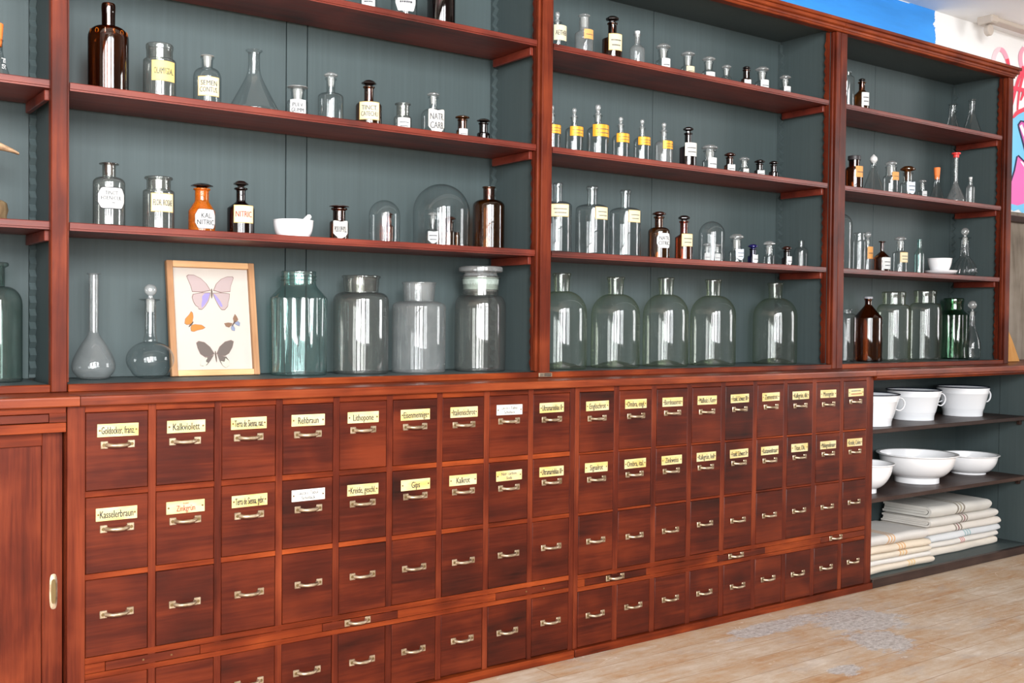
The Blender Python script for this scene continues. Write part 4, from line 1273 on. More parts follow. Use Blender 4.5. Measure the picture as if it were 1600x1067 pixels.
small(Z2, 1187, 250, 17, 'tiny dark bottle with white crest label, second from the end of the second shelf', 'jar', 'black', S['black'], Wl((-20, 70), (.02, .42), shape='shield'))
small(Z2, 1209, 252, 15, 'tiny dark unlabelled bottle ending the second shelf of the carboy bay', 'jar', 'black', S['black'])
# third shelf
fb = dict(nw=.30, rim=.36, hs=.66, hn=.73, rh=.05)
bottle('glass_bottle', 'narrow clear bottle neck peeping from behind the orange centre post', Bt, Z3, 860, 287, 30, 'flat', 'clear', Y=3.37, group=gB, **fb)
tl = lambda a=(-20, 66), z=(.50, .68): [tag_(z, ['AQ. DEST.'] if 0 else None, 'cream', a, border='tan', n=2)]
bottle('glass_bottle', 'tall clear long-necked bottle with cream label, nearest the centre post', Bt, Z3, 872, 286, 44, 'flat', 'clear', Y=3.27, tags=tl((-30, 50)), group=gB, **fb)
bottle('glass_bottle', 'middle of the three tall clear long-necked bottles with cream labels', Bt, Z3, 925.5, 291, 51, 'flat', 'clear', tags=tl((12, 70)), group=gB, **fb)
bottle('glass_bottle', 'tall clear long-necked bottle with cream label, beside the amber octagon-labelled bottle', Bt, Z3, 977.5, 297, 49, 'flat', 'clear', tags=tl((12, 70)), group=gB, **fb)
bottle('amber_bottle', 'amber bottle with flat stopper and white octagonal label after the tall clear bottles', Bt, Z3, 1030, 331, 34, 'reag', 'amber', nw=.40, rim=.5, hs=.62, hn=.74, stop='disc', sh=.10, smat=S['brown'], tags=[tag_((.22, .53), ['NATR.', 'CITRIC.'], 'white', (-10, 78), shape='oct', ink='ink')], group=gB)
bottle('amber_bottle', 'red-brown bottle with black disc stopper and cream label beside the glass dome', Bt, Z3, 1069, 337, 28, 'slope', 'red', nw=.44, rim=.56, hs=.58, hn=.66, stop='octa', sh=.12, smat=S['black'], tags=[tag_((.30, .58), None, 'cream', (-14, 72), border='tan')], group=gB)
dome('slim glass dome over two small labelled clear bottles in the carboy bay', Z3, 1112.5, 346, 41, 3.31, gB)
small(Z3, 1104.5, 380, 13, 'small clear bottle under the slim dome, closer to the red-brown bottle', 'jar', tags=Wl((-30, 60)), Y=3.31, name='glass_bottle')
small(Z3, 1120.5, 381, 12.5, 'small clear bottle under the slim dome, closer to the shield-labelled jar', 'jar', tags=Wl((-30, 60)), Y=3.31, name='glass_bottle')
small(Z3, 1151, 366, 23, 'clear stoppered jar with pointed shield label, between slim dome and cobalt bottle', tags=[tag_((.10, .50), None, 'blue', (-4, 80), shape='shield')])
small(Z3, 1176.5, 382, 16, 'tiny cobalt blue bottle with white label', 'jar', 'cobalt', S['cobalt'], Wl((0, 80), (.02, .5), shape='shield'), name='cobalt_bottle')
small(Z3, 1202, 377, 18, 'clear faceted jar with facetted glass stopper, unlabelled, beside the cobalt bottle', 'oct', flute=8, fd=.06, sh=.24)
small(Z3, 1229.5, 385, 16, 'tiny dark brown bottle with white crest label, between faceted jar and open clear vial', 'jar', 'black', S['brown'], Wl((0, 80), (.02, .5), shape='crest'))
small(Z3, 1252, 376, 22, 'small open clear bottle with frosted neck ending the third shelf', 'b', 'fine', nw=.45, rim=.5, hs=.55, hn=.74, shp='round')
# bottom shelf: carboys
cb = [(878, 427, 80, 'carboy half hidden behind the orange centre post'), (962.5, 433, 77, 'second carboy from the orange centre post'), (1041, 434, 72, 'third carboy from the orange centre post, in front of the panel seam'),
      (1115, 437, 72, 'fourth carboy from the orange centre post'), (1212, 442, 70, 'carboy standing apart from the other four, nearest the mural end')]
for cx, top, w, lb in cb:
    X_, R_, H_ = place(cx, top, w, 3.36, Z0)
    o = bottle('carboy', 'clear ' + lb, 'carboy', Z0, cx, top, w, 'carboy', 'big', Y=3.36, nw=.30, flare=1.1, rim=.37, hs=.57, hn=.81, rh=.025, sp=1.15, group='five clear glass carboys')
    b = MB()
    pr = [(0, .030), (R_ * .5, .020), (R_ * .93, .004)]
    b.lathe(pr, G['big'], 36); b.build('raised_base', o)
# --- shelves beside the mural: top shelf
dome_l = lambda *a: dome(*a)
small(Z1, 1325, 112, 21, 'clear round-shouldered bottle partly behind the post, top shelf beside the mural', 'b', 'clear', grp=gC, nw=.5, rim=.56, hs=.78, hn=.88, shp='round')
small(Z1, 1347, 123, 24, 'amber bottle with white label and flat dark stopper, top shelf beside the mural', 'b', 'amber', S['black'], [tag_((.18, .56), None, 'white', (0, 70))], grp=gC, stop='ground', sh=.10, nw=.40, rim=.56, hs=.58, hn=.72)
lathe_thing('conical_flask', 'smaller of two conical flasks on the top shelf beside the mural', 'flask', Z1, 1488.5, 163, 24, p_erl(.42, .60, .58), G['fine'], group=gC)
lathe_thing('conical_flask', 'larger conical flask on the top shelf nearest the mural', 'flask', Z1, 1519, 156, 33, p_erl(.30, .62, .42), G['fine'], group=gC)
# second shelf
small(Z2, 1335, 244, 28, 'dark amber wide jar with dark lid and ochre label beside the conical flask', 'jar', 'brown', S['dkcap'], [tag_((.36, .68), None, 'amberlab', (10, 75), n=1)], grp=gC, stop='cap', sh=.05, nw=.62, rim=.68, hs=.60, hn=.72)
rt, R_, H_ = lathe_thing('conical_flask', 'tall conical flask with white drop stopper on the second shelf beside the mural', 'flask', Z2, 1365, 252, 34, p_erl(.24, .80, .32), G['clear'], group=gC)
b = MB(); b.lathe(fillet([(0, H_ - .01), (R_ * .20, H_ - .01), (R_ * .36, H_ + .004, .002), (R_ * .34, H_ + .018, .006), (R_ * .10, H_ + .03, .006), (0, H_ + .036)]), S['wax'], 20); b.build('stopper', rt)
small(Z2, 1392.5, 252, 25, 'clear jar with stepped peg stopper and ochre label beside the tall conical flask', 'jar', 'clear', grp=gC, tags=[tag_((.42, .66), None, 'amberlab', (10, 80), n=1)], stop='ground', sh=.16, nw=.66, rim=.74, hs=.58, hn=.68)
small(Z2, 1418.5, 260, 24, 'clear jar with broad mushroom stopper and pale blue label', 'jar', 'clear', S['amber'], [tag_((.08, .50), None, 'blue', (-4, 80), shape='shield')], grp=gC, hs=.52, hn=.60)
small(Z2, 1441.5, 281, 15, 'tiny clear stoppered bottle between the blue-labelled jar and the corked flask', 'jar', 'clear', grp=gC, tags=Wl((0, 70), (.05, .4)), name='glass_bottle', nw=.5, sh=.22)
rt, R_, H_ = lathe_thing('conical_flask', 'conical flask closed with an orange rubber stopper', 'flask', Z2, 1464, 275, 25, p_erl(.36, .66, .42), G['fine'], group=gC)
Ht = at(1464, 262, 3.285).z - Z2
stopper(rt, 'cork', R_, H_, R_ * .40, Ht, S['rubber'])
rt, R_, H_ = lathe_thing('volumetric_flask', 'long-necked flask with a red cap on the second shelf beside the mural', 'flask', Z2, 1494, 243, 32, lambda R, H: fillet([(0, .003), (R * .85, 0, .006), (R, .010, .012), (R * .94, .026, .02), (R * .24, H * .40, .02), (R * .2, H * .46, .01), (R * .2, H * .97, .002), (R * .28, H, .001), (R * .17, H - .003, 0), (R * .17, H * .47, 0)], 6), G['dusty'], group=gC)
b = MB(); b.lathe(fillet([(R_ * .30, H_ - .012), (R_ * .30, H_ + .003, .001), (R_ * .46, H_ + .006, .001), (R_ * .46, H_ + .014, .002), (0, H_ + .016)]), S['red'], 20); b.build('cap', rt)
small(Z2, 1516.5, 277, 15, 'slim clear vial with pale cork beside the red-capped flask', 'b', 'dusty', S['wax'], grp=gC, stop='cork', sh=.08, nw=.40, hs=.68, hn=.78, tags=[])
# third shelf
dome('narrow tall glass dome partly behind the post on the third shelf beside the mural', Z3, 1314, 334, 37, 3.32, gC)
small(Z3, 1343, 364, 22, 'open clear jar on the third shelf between the narrow dome and an ochre-labelled bottle', 'b', 'clear', grp=gC, nw=.80, rim=.90, hs=.76, hn=.80, shp='round', rh=.06)
small(Z3, 1356, 362, 17, 'slim clear bottle with ochre label half behind the open jar', 'b', 'clear', grp=gC, Y=3.35, tags=[tag_((.32, .62), None, 'amberlab', (0, 80), n=1)], stop='ball', sh=.2, nw=.4, hs=.66, hn=.74)
small(Z3, 1378.5, 377, 27, 'dark brown sloping-shouldered bottle with white label on the third shelf', 'b', 'brown', grp=gC, tags=[tag_((.08, .46), None, 'white', (6, 80))], nw=.22, rim=.42, hs=.46, hn=.66, rh=.03)
small(Z3, 1407, 370, 24, 'square-looking clear bottle with mushroom stopper and cream label, third shelf', 'b', 'clear', grp=gC, tags=[tag_((.28, .56), None, 'cream', (0, 80), border='tan')], stop='disc', sh=.13, nw=.5, hs=.64, hn=.68)
small(Z3, 1437, 374, 16, 'slender pale green bottle with open neck beside the small white bowl', 'b', 'teal', grp=gC, nw=.42, rim=.5, hs=.58, hn=.74)
rt, R_, H_ = lathe_thing('saucer', 'white saucer under the small white bowl', 'saucer', Z3, 1470, 423, 54, p_bowl(.55, .97, .003, .003), C['porcelain'], Y=3.30, part='saucer_dish')
X_ = rt.location.x
rt, R_, H_ = lathe_thing('bowl', 'small white bowl standing on a saucer beside the ornate decanter', 'bowl', Z3 + .0095, 1468.5, 404, 40, p_bowl(.52, .96, .003, .005), C['porcelain'], Y=3.30, part='bowl_shell')
def d_bell(R, Hg, n):
    h = Hg * .52
    return fillet([(0, .006), (R * .60, 0, .006), (R * .92, .008, .015), (R, h * .30, .02), (R * .80, h * .66, .02), (R * .38, h * .96, .012), (n * 1.45, h * 1.1, .008), (n * 1.3, h * 1.32, .004), (n * 1.7, h * 1.38, .004), (n * 1.25, h * 1.44, .004), (n * 1.2, Hg * .86, .004), (n * 1.3, Hg * .95, .003), (n * 2.1, Hg - .002, .001), (n * 1.9, Hg, .0005), (n * .9, Hg - .003, 0), (n * .9, h * 1.2, 0)])
decanter('ornate cut-glass decanter with ball stopper on the third shelf nearest the mural', Z3, 1508, 356, 42, 3.30, gC, body=d_bell, ballk=.17, flute=12)
# bottom shelf
bottle('glass_bottle', 'clear bottle half behind the post beside the tall dark brown bottle', Bt, Z0, 1324, 483, 32, 'reag', 'fine', Y=3.33, nw=.4, hs=.8, hn=.92, group=gC)
o = bottle('amber_bottle', 'tall dark brown bottle with grey screw cap beside two wide clear jars', Bt, Z0, 1357, 465, 46, 'slope', 'brown', Y=3.34, nw=.24, rim=.28, hs=.68, hn=.88, group=gC)
X_, R_, H_ = place(1357, 465, 46, 3.34, Z0)
stopper(o, 'cap', R_, H_, R_ * .24, H_ + .004, S['grey'])
bottle('glass_jar', 'wide clear jar with straight collar directly beyond the tall dark brown bottle', 'jar', Z0, 1397, 456, 55, 'jar', 'big', Y=3.33, nw=.66, rim=.70, hs=.70, hn=.82, rh=.1, group=gC)
bottle('glass_jar', 'wide clear jar with straight collar standing beside the green jar', 'jar', Z0, 1446, 454, 53, 'jar', 'big', Y=3.375, nw=.66, rim=.70, hs=.70, hn=.82, rh=.1, group=gC)
bottle('ribbed_jar', 'dark green ribbed jar with screw collar beside the last decanter', 'jar', Z0, 1490.5, 466, 50, 'jar', 'green', Y=3.40, nw=.62, rim=.66, hs=.72, hn=.80, shp='slope', rh=.08, flute=12, fd=.10, group=gC)
def d_tear(R, Hg, n):
    h = Hg * .66
    return fillet([(0, .005), (R * .72, 0, .006), (R * .9, .01, .01), (R, h * .40, .05), (R * .88, h * .62, .03), (n * 1.6, h * .98, .02), (n * 1.25, h * 1.1, .006), (n * 1.7, h * 1.16, .003), (n * 1.25, h * 1.22, .003), (n * 1.3, Hg * .95, .003), (n * 2.2, Hg - .002, .001), (n * 2.0, Hg, .0005), (n * .9, Hg - .003, 0), (n * .9, h * 1.1, 0)])
decanter('slim clear decanter with knob stopper, last on the bottom shelf beside the mural', Z0, 1519.5, 470, 30, 3.25, gC, body=d_tear, ballk=.15)
# --- shelf unit with the bird
rt, R_, H_ = lathe_thing('conical_flask', 'white-lettered conical flask with orange stopper at the photo edge above the bird', 'flask', Z2, -5, 62, 44, p_erl(.42, .62, .5), G['clear'], Y=3.285)
Ht = at(-5, 37, 3.285).z - Z2
stopper(rt, 'cork', R_, H_, R_ * .46, Ht, S['rubber'])
b = MB()
b.text('50 ml', 0, 0, 0, .014, .05, L['white'])
P0 = [(x, z) for x, y, z in b.v]
b.v = [((R_ * .74 + .0008) * math.sin(.55 - z / (R_ * .74)), -(R_ * .74 + .0008 - .25 * (x)) * math.cos(.55 - z / (R_ * .74)), .042 + x) for x, z in P0]
b.build('lettering', rt)
bottle('glass_bottle', 'large grey-green glass bottle cut by the photo edge beside the toothed shelf rack', Bt, Z0, -8, 410, 88, 'reag', 'sea', Y=3.40, nw=.36, rim=.5, hs=.64, hn=.80, rh=.03)
# bird on a bark log
YB = 3.29
p0 = at(-22, 345, YB)
rt = empty('bird_figure', (p0.x, YB, Z3 + EPS), 'brown bird on a bark-covered stump, its tail pointing into the shelf', 'bird')
b = MB()
Rk = .055
prof = [(0, 0), (Rk, 0), (Rk * .96, .012), (Rk * 1.02, .03), (Rk * .97, .05), (Rk * .8, .056), (0, .058)]
b.lathe(prof, W['bark'], 30)
rgn = random.Random(4)
b.v = [(x * (1 + rgn.uniform(-.04, .04)), y * (1 + rgn.uniform(-.04, .04)), z) for x, y, z in b.v]
b.build('bark_stump', rt)
b = MB(); b.tube([(-.01, 0, .055), (-.012, 0, .10), (-.014, 0, .155), (-.012, 0, .19)], [.009, .007, .006, .004], W['bark'], 10); b.build('perch', rt)
tl_ = at(30, 240, YB); tx, tz = tl_.x - p0.x, tl_.z - Z3
t = NT('bird_feathers')
n1 = t.noise(t.coords((30, 30, 60)), 1.0, 4, .6)
BF = t.pbr(t.ramp(n1, [(.35, lin((112, 84, 62))), (.6, lin((176, 144, 112))), (.8, lin((214, 190, 160)))]), .75)
b = MB()
spine = [(-.150, tz + .052, .002, .002), (-.138, tz + .054, .006, .006), (-.125, tz + .056, .014, .014), (-.108, tz + .054, .019, .019), (-.090, tz + .042, .022, .022), (-.066, tz + .030, .031, .032), (-.036, tz + .022, .034, .033), (-.008, tz + .020, .028, .026), (.014, tz + .020, .020, .016), (tx - .04, tz + .012, .015, .009), (tx - .018, tz + .006, .013, .006), (tx - .002, tz - .001, .011, .0035), (tx, tz - .002, .004, .002)]
vs, fs, sg = [], [], 16
for x, z, ry, rz in spine:
    for k in range(sg):
        a = 2 * PI * k / sg
        vs.append((x, ry * math.cos(a), z + rz * math.sin(a)))
for i in range(len(spine) - 1):
    for k in range(sg):
        j = (k + 1) % sg
        fs.append((i * sg + k, i * sg + j, (i + 1) * sg + j, (i + 1) * sg + k))
fs += [tuple(range(sg)), tuple(range((len(spine) - 1) * sg, len(spine) * sg))[::-1]]
b.add(vs, fs, BF)
body = b.build('bird_body', rt)
for s in (-1, 1):
    b = MB(); b.tube([(-.028 + .01 * s, s * .011, tz - .006), (-.022, s * .010, tz - .028), (-.014, s * .006, .175)], [.004, .0022, .002], W['dark'], 8); b.build('bird_leg', rt)
    b = MB(); b.tube([(-.07, s * .026, tz + .036), (-.05, s * .0335, tz + .030), (-.02, s * .032, tz + .024), (.01, s * .022, tz + .022), (.03, s * .012, tz + .020)], [.008, .016, .016, .010, .002], BF, 12, .35, up=(0, 1, 0)); b.build('wing', body)

# ------------------------------------------------------------------ framed butterflies
yb0, yt0 = 3.425, 3.487
BL, BR = at(267, 588, yb0), at(405, 584, yb0)
TLc = at(262, 407, yt0)
fw = BR.x - BL.x
tilt = math.atan2(yt0 - yb0, TLc.z - Z0)
fh = math.hypot(yt0 - yb0, TLc.z - Z0)
rt = empty('butterfly_frame', ((BL.x + BR.x) / 2, yb0, Z0), 'framed case of four butterflies in pale wood, leaning on the bottom shelf', 'framed butterflies')
rt.rotation_euler = (-tilt, 0, 0)
hw, bw = fw / 2, .021
b = MB()
b.box(-hw, -hw + bw, -.012, .008, .001, fh, W['light'], .002); b.box(hw - bw, hw, -.012, .008, .001, fh, W['light'], .002)
LH = wood('pale_frame_wood_rail', (176, 124, 84), (206, 158, 112), (224, 184, 140), 'X', .5, .05)
b.box(-hw + bw, hw - bw, -.0118, .008, fh - bw, fh - .0002, LH, .002); b.box(-hw + bw, hw - bw, -.0118, .008, .0012, bw, LH, .002)
b.build('frame', rt)
CR = paint('cream_backing', (194, 185, 176), .8, None, .06)
b = MB(); b.box(-hw + .004, hw - .004, .004, .0075, .004, fh - .004, CR); b.build('backing', rt, smooth=False)
b = MB(); b.box(-hw + bw - .002, hw - bw + .002, -.009, -.0075, bw - .002, fh - bw + .002, glass('case_glass', (.97, .97, .97), (.8, .8, .8), .005)); b.build('glass_pane', rt, smooth=False)
def hexm(n_, c, r=.7):
    return flat(n_, c, r)
BM = dict(lil=hexm('lilac_wing', (173, 154, 152)), vio=hexm('violet_wing', (144, 132, 186)), orn=hexm('orange_wing', (189, 119, 52)), brn=hexm('brown_wing', (126, 94, 72)), dk=hexm('dusky_wing', (102, 90, 84)), wht=hexm('white_wing_tip', (194, 191, 173)), edg=hexm('wing_edge', (126, 100, 94)), bl=hexm('blue_wing_spot', (126, 134, 159)), bodyc=hexm('butterfly_body', (92, 75, 65)))
def px(x, y):
    """photo spot -> place in the case (x, z)"""
    u = (x - 262 - (y - 407) * (5 / 181)) / (136 + (y - 407) * 2 / 178)
    v = 1 - (y - 407 - (x - 262) * .02) / 180
    return (-hw + u * fw, v * fh)
def wing(b, pts, m, dy=0.0, rim=None):
    q = [px(*p) for p in pts]
    cx_, cz_ = sum(p[0] for p in q) / len(q), sum(p[1] for p in q) / len(q)
    n = len(q)
    if rim:
        vs = [(x, .0030 - dy, z) for x, z in q] + [(cx_, .0022 - dy, cz_)]
        b.add(vs, [(i, (i + 1) % n, n) for i in range(n)], rim)
        q = [(cx_ + (x - cx_) * .93, cz_ + (z - cz_) * .93) for x, z in q]
    vs = [(x, .0026 - dy, z) for x, z in q] + [(cx_, .0016 - dy, cz_)]
    b.add(vs, [(i, (i + 1) % n, n) for i in range(n)], m)
def bfly(pts_list, body):
    b = MB()
    for pts, m, dy, rim in pts_list:
        wing(b, pts, m, dy, rim)
    q = [px(*p) for p in body]
    b.tube([(x, .0012, z) for x, z in q], [.0012] + [.0022] * (len(q) - 2) + [.0008], BM['bodyc'], 8, up=(0, 1, 0))
    return b.build('butterfly', rt)
S8 = lambda x, y: (250 + x * 160 / 899, 400 + y * 190 / 1067)
K = lambda *p: [S8(*q) for q in p]
bfly([(K((455, 300), (420, 240), (370, 190), (310, 160), (262, 158), (245, 172), (258, 205), (280, 260), (292, 312), (380, 316)), BM['lil'], 0, BM['edg']),
      (K((475, 300), (500, 240), (545, 195), (600, 172), (650, 170), (660, 184), (645, 225), (632, 260), (628, 310), (540, 318)), BM['lil'], 0, BM['edg']),
      (K((452, 318), (380, 316), (298, 330), (288, 360), (300, 400), (318, 432), (345, 452), (342, 466), (375, 470), (405, 440), (430, 400), (448, 350)), BM['lil'], .0004, BM['edg']),
      (K((446, 322), (400, 326), (378, 350), (368, 400), (372, 455), (400, 425), (426, 385)), BM['vio'], .0010, None),
      (K((470, 320), (540, 318), (622, 326), (618, 370), (606, 410), (604, 442), (575, 474), (545, 474), (520, 440), (495, 390), (478, 350)), BM['lil'], .0004, BM['edg']),
      (K((476, 326), (500, 345), (540, 400), (556, 440), (540, 448), (515, 415), (492, 372)), BM['vio'], .0010, None)], K((460, 285), (461, 310), (461, 345), (460, 370)))
bfly([(K((290, 585), (300, 530), (295, 495), (280, 482), (262, 512), (228, 548), (222, 590), (240, 602), (270, 600)), BM['orn'], 0, BM['brn']),
      (K((280, 605), (310, 596), (370, 604), (402, 628), (380, 642), (330, 652), (300, 664), (276, 658), (272, 630)), BM['orn'], 0, BM['brn'])], K((296, 576), (284, 592), (268, 608), (256, 622)))
bfly([(K((652, 585), (645, 550), (664, 508), (680, 530), (694, 560), (676, 585)), BM['brn'], 0, BM['edg']), (K((640, 592), (605, 586), (566, 592), (580, 622), (610, 632), (632, 612)), BM['brn'], 0, BM['edg']),
      (K((655, 592), (690, 572), (710, 590), (704, 622), (680, 612)), BM['bl'], 0, BM['dk']), (K((645, 602), (664, 640), (660, 664), (632, 656), (625, 632)), BM['bl'], 0, BM['dk'])], K((632, 622), (645, 602), (660, 582), (668, 570)))
bfly([(K((478, 862), (440, 800), (390, 756), (340, 744), (318, 760), (330, 810), (352, 860), (390, 888), (440, 888)), BM['dk'], 0, BM['edg']),
      (K((492, 862), (520, 800), (570, 756), (625, 742), (650, 756), (636, 810), (606, 862), (570, 884), (520, 886)), BM['dk'], 0, BM['edg']),
      (K((470, 872), (440, 882), (395, 892), (362, 922), (352, 960), (370, 968), (408, 958), (440, 920)), BM['dk'], .0004, None), (K((410, 892), (378, 902), (354, 934), (354, 962), (390, 966), (414, 942)), BM['wht'], .0008, None),
      (K((500, 872), (530, 882), (580, 890), (606, 930), (604, 968), (575, 990), (545, 970), (520, 930)), BM['dk'], .0004, None), (K((572, 904), (604, 930), (604, 966), (575, 988), (546, 968), (530, 930)), BM['wht'], .0008, None)], K((482, 838), (484, 865), (488, 900), (492, 935)))

# ------------------------------------------------------------------ white basins in the open cabinet
def basin(label, cx, top, w, Y, hand, grp='white enamel pots with navy rims'):
    X, R, H = place(cx, top, w, Y, .748)
    root = empty('enamel_pot', (X, Y, .748 + EPS), label, 'pot', grp)
    b = MB()
    t_ = .0025
    pr = fillet([(0, .003), (R * .70, .003, .002), (R * .715, 0, .001), (R * .735, 0, .002), (R * .745, H * .22, 0), (R * .758, H * .235, .002), (R * .785, H * .245, 0), (R * .93, H * .76, 0), (R * .945, H * .775, .002), (R * .948, H * .80, 0), (R * .99, H * .985, .002), (R * .97, H * .98, .002), (R * .72, .008, .01), (0, .006)])
    b.lathe(pr, C['enamel'], 56); b.build('pot_body', root)
    b = MB(); pts = [(R * .985 * math.cos(a), R * .985 * math.sin(a), H * .985) for a in [2 * PI * i / 56 for i in range(57)]]
    b.tube(pts, .0032, C['navy'], 8, cap=False); b.build('rim', root)
    for a in hand:
        b = MB()
        c_, s_ = math.cos(a), math.sin(a)
        pts = [(R * .965 * c_, R * .965 * s_, H * .86), ((R * 1.10) * c_, (R * 1.10) * s_, H * .85), ((R * 1.19) * c_, (R * 1.19) * s_, H * .72), ((R * 1.16) * c_, (R * 1.16) * s_, H * .56), ((R * 1.04) * c_, (R * 1.04) * s_, H * .46), (R * .885 * c_, R * .885 * s_, H * .46 if 0 else H * .50)]
        b.tube(smooth_path(pts), .0072, C['enamel'], 10, .5, up=(-s_, c_, 0)); b.build('handle', root)
    return root
basin('white enamel pot with navy rim half hidden by the drawer cabinet', 1356, 614.5, 102, 3.21, (math.radians(-36), math.radians(144)))
basin('middle white enamel pot with navy rim and a loop handle towards its neighbour', 1427.5, 608, 89, 3.27, (math.radians(-36), math.radians(144)))
basin('white enamel pot with navy rim standing farthest from the drawers', 1504.5, 603.5, 86, 3.27, (math.radians(-27), math.radians(153)))
def bowl(label, cx, top, w, Y, foot, fh):
    rt, R, H = lathe_thing('porcelain_basin', label, 'basin', .418, cx, top, w, p_bowl(foot, .93, .005, fh), C['porcelain'], Y=Y, part='bowl_shell', group='white porcelain basins', seg=56)
bowl('white basin half hidden by the drawer cabinet', 1350, 722, 97, 3.19, .42, .022)
bowl('widest white basin with a high foot ring, in the middle of the shelf', 1433, 707.5, 131, 3.25, .54, .030)
bowl('white basin farthest from the drawers, behind the widest one', 1513.5, 709, 99, 3.28, .56, .010)

# ------------------------------------------------------------------ folded striped linen
def linen_mat(name, base, stripes):
    t = NT(name)
    tc = t.n('ShaderNodeTexCoord')
    sx = t.n('ShaderNodeSeparateXYZ')
    t.l(tc.outputs['Object'], sx.inputs[0])
    wv = t.noise(t.coords((260, 260, 260)), 1.0, 2)
    col = t.ramp(t.noise(t.coords((5, 5, 5)), 1.0, 4), [(.3, lin(tuple(int(v * .95) for v in base))), (.7, lin(base))])
    for c0, w, c in stripes:
        d = t.math('ABSOLUTE', t.math('SUBTRACT', sx.outputs[0], c0))
        m = t.math('MULTIPLY', t.math('LESS_THAN', d, w / 2), .85)
        col = t.mix(m, col, lin(c))
    return t.pbr(col, .9, wv, .35)
def cloth(label, x0, x1, yf, yb, z0, th, mat, seed, grp, k0=0.0, k1=0.0, pile=0):
    """one folded cloth: a sheet doubled over so that the round fold faces the room, with loose layers at the ends"""
    rg = random.Random(seed)
    ts = th / 4.2                       # sheet thickness; two doubled layers
    cx, cy = (x0 + x1) / 2, (yf + yb) / 2
    b = MB()
    def loop(front, back, zlo, zhi):
        """closed outline of a doubled sheet in the Y-Z plane: fold towards -Y"""
        rO, rI = (zhi - zlo) / 2, max((zhi - zlo) / 2 - ts, .0006)
        zc = (zlo + zhi) / 2
        o_ = [(back, zlo)] + [(front + rO - rO * math.sin(a), zc - rO * math.cos(a)) for a in [PI * k / 10 for k in range(11)]] + [(back, zhi)]
        i_ = [(back, zc + rI)] + [(front + rO - rI * math.sin(a), zc + rI * math.cos(a)) for a in [PI * k / 10 for k in range(11)]] + [(back, zc - rI)]
        return o_ + i_
    nx = 22
    ph = [rg.uniform(0, 6.28) for _ in range(6)]
    for li, (f_, bk, zl, zh) in enumerate(((yf, yb, 0, th), (yf + ts * 1.25 + .004, yb - .006, ts * 1.05, th - ts * 1.05))):
        pr = loop(f_ - cy, bk - cy, zl, zh)
        n = len(pr)
        vs, fs = [], []
        e0 = x0 - cx + (.004 * li + rg.uniform(0, .003)); e1 = x1 - cx - (.005 * li + rg.uniform(0, .003))
        for i in range(nx + 1):
            u = i / nx
            x = e0 + (e1 - e0) * u
            endr = 1 - max(0, abs(2 * u - 1) - .94) / .06 * .14
            for y, z in pr:
                wy = .004 * math.sin(5 * u + ph[0]) + .0025 * math.sin(13 * u + ph[1]) + .003 * math.sin(z * 90 + ph[4])
                wx, wyy = cx + x, cy + y
                sg_ = math.sin(7 * wx + 2 + pile) * .5 + math.sin(17 * wx + 11 * wyy + pile) * .35 + math.sin(23 * wyy + 3 * wx) * .3
                dz = .0055 * sg_ * (k0 + (k1 - k0) * z / th)
                vs.append((x + .004 * math.sin(y * 20 + ph[5]), y + wy, th / 2 + (z - th / 2) * endr + dz))
        for i in range(nx):
            for k in range(n):
                j = (k + 1) % n
                fs.append((i * n + k, i * n + j, (i + 1) * n + j, (i + 1) * n + k))
        for i in (0, nx):
            hn_ = n // 2
            for k in range(hn_ - 1):
                q = (i * n + k, i * n + k + 1, i * n + n - 2 - k, i * n + n - 1 - k)
                fs.append(q if i else q[::-1])
        b.add(vs, fs, mat)
    o = b.build('linen_cloth', None, (cx, cy, z0), True, 60)
    return tag(o, label, 'linen', grp)
tan, gry, dkr, aqu, rdd, gld = (206, 158, 104), (112, 100, 84), (120, 62, 66), (140, 172, 176), (196, 104, 96), (220, 186, 126)
def trip(c0, c, c2=None, w=.012, g=.023):
    return [(c0 - g, w, c), (c0, w, c2 or c), (c0 + g, w, c)]
g1, g2 = 'tan-striped folded linen, the lower pile', 'folded linen with dark and red stripes, the higher pile'
z = .0405
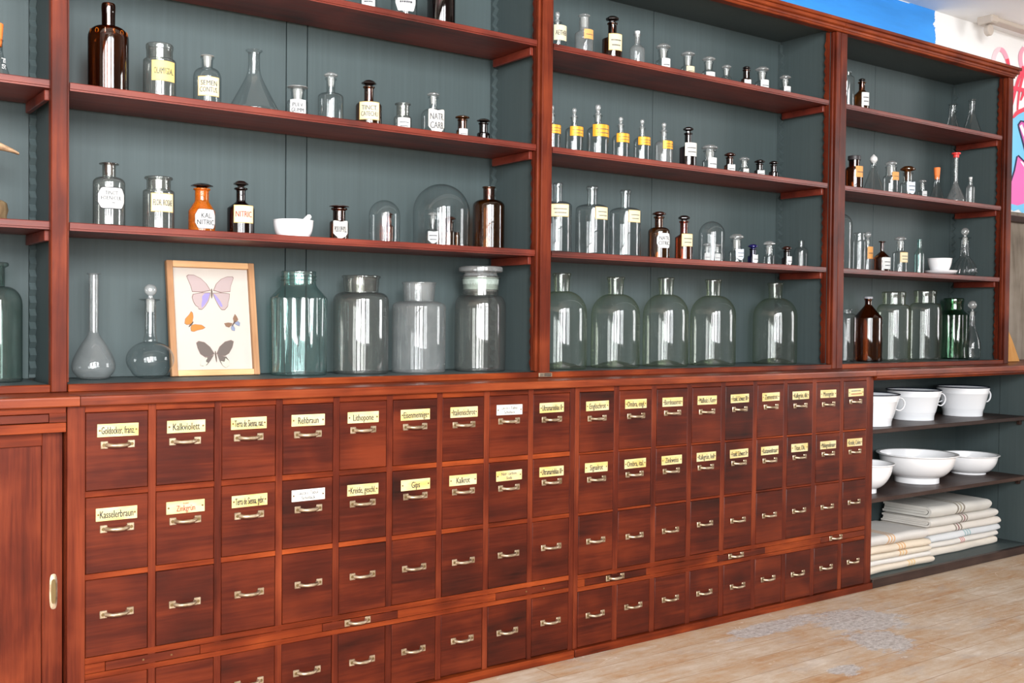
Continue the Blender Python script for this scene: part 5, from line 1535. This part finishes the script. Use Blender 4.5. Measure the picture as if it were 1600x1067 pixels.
LS = [((250, 236, 216), trip(.10, gld), .036, 4.31, 4.885, 'tan-striped cloth lying lowest in the pile next to the drawers'),
      ((250, 246, 240), [], .026, 4.32, 4.865, 'plain cloth, second from the bottom of the tan-striped pile'),
      ((246, 234, 214), trip(.03, tan, gld), .030, 4.33, 4.87, 'tan-striped cloth in the middle of its pile'),
      ((248, 232, 210), trip(.035, tan), .037, 4.31, 4.86, 'tan-striped cloth just below the top of the lower pile'),
      ((240, 236, 230), trip(-.05, tan), .052, 4.31, 4.83, 'topmost cloth of the tan-striped pile with three tan bands')]
for i, (bc, st, th, xa, xb, lb) in enumerate(LS):
    cloth(lb, xa + .012, xb, 3.065 + .004 * (i % 2), 3.36, z, th - .0012, linen_mat('linen_tan_%d' % i, tuple(int(v * .88) for v in bc), st), 20 + i, g1, i / 5, (i + 1) / 5 - .02, 0)
    z += th
z = .0405
LS = [((252, 240, 226), [], .040, 4.96, 5.62, 'plain crumpled cloth lying lowest in the higher pile'),
      ((250, 244, 236), trip(-.03, rdd, w=.008, g=.016), .032, 4.97, 5.63, 'cloth with red stripes, second from the bottom of the higher pile'),
      ((244, 246, 248), trip(.02, aqu, w=.013, g=.026), .036, 4.96, 5.64, 'cloth with pale blue-green stripes in the higher pile'),
      ((246, 238, 228), trip(-.05, gry, dkr), .040, 4.94, 5.64, 'cloth with grey and dark red stripes under a matching one'),
      ((244, 238, 230), trip(-.02, gry, dkr), .046, 4.97, 5.62, 'cloth with grey and dark red stripes directly below the topmost cloth'),
      ((234, 230, 222), trip(-.02, gry, (150, 140, 116), w=.013, g=.026), .062, 4.985, 5.56, 'topmost cloth of the higher pile with dark grey stripes')]
for i, (bc, st, th, xa, xb, lb) in enumerate(LS):
    cloth(lb, xa, xb, 3.135 + .005 * (i % 2), 3.43, z, th - .0012, linen_mat('linen_dark_%d' % i, tuple(int(v * .88) for v in bc), st), 40 + i, g2, i / 5, (i + 1) / 5 - .02, 2)
    z += th

# ------------------------------------------------------------------ render look
vs_ = sc.view_settings
sc.display_settings.display_device = 'sRGB'
vs_.view_transform = 'Standard'
vs_.look = 'None'
vs_.gamma = 1
vs_.use_curve_mapping = False
vs_.exposure = 0.08
cy = sc.cycles
cy.max_bounces = 10
cy.diffuse_bounces = 4
cy.glossy_bounces = 5
cy.transmission_bounces = 8
cy.transparent_max_bounces = 48
cy.caustics_reflective = False
cy.caustics_refractive = False
cy.sample_clamp_indirect = 6
cy.use_denoising = True
cy.denoiser = 'OPENIMAGEDENOISE'
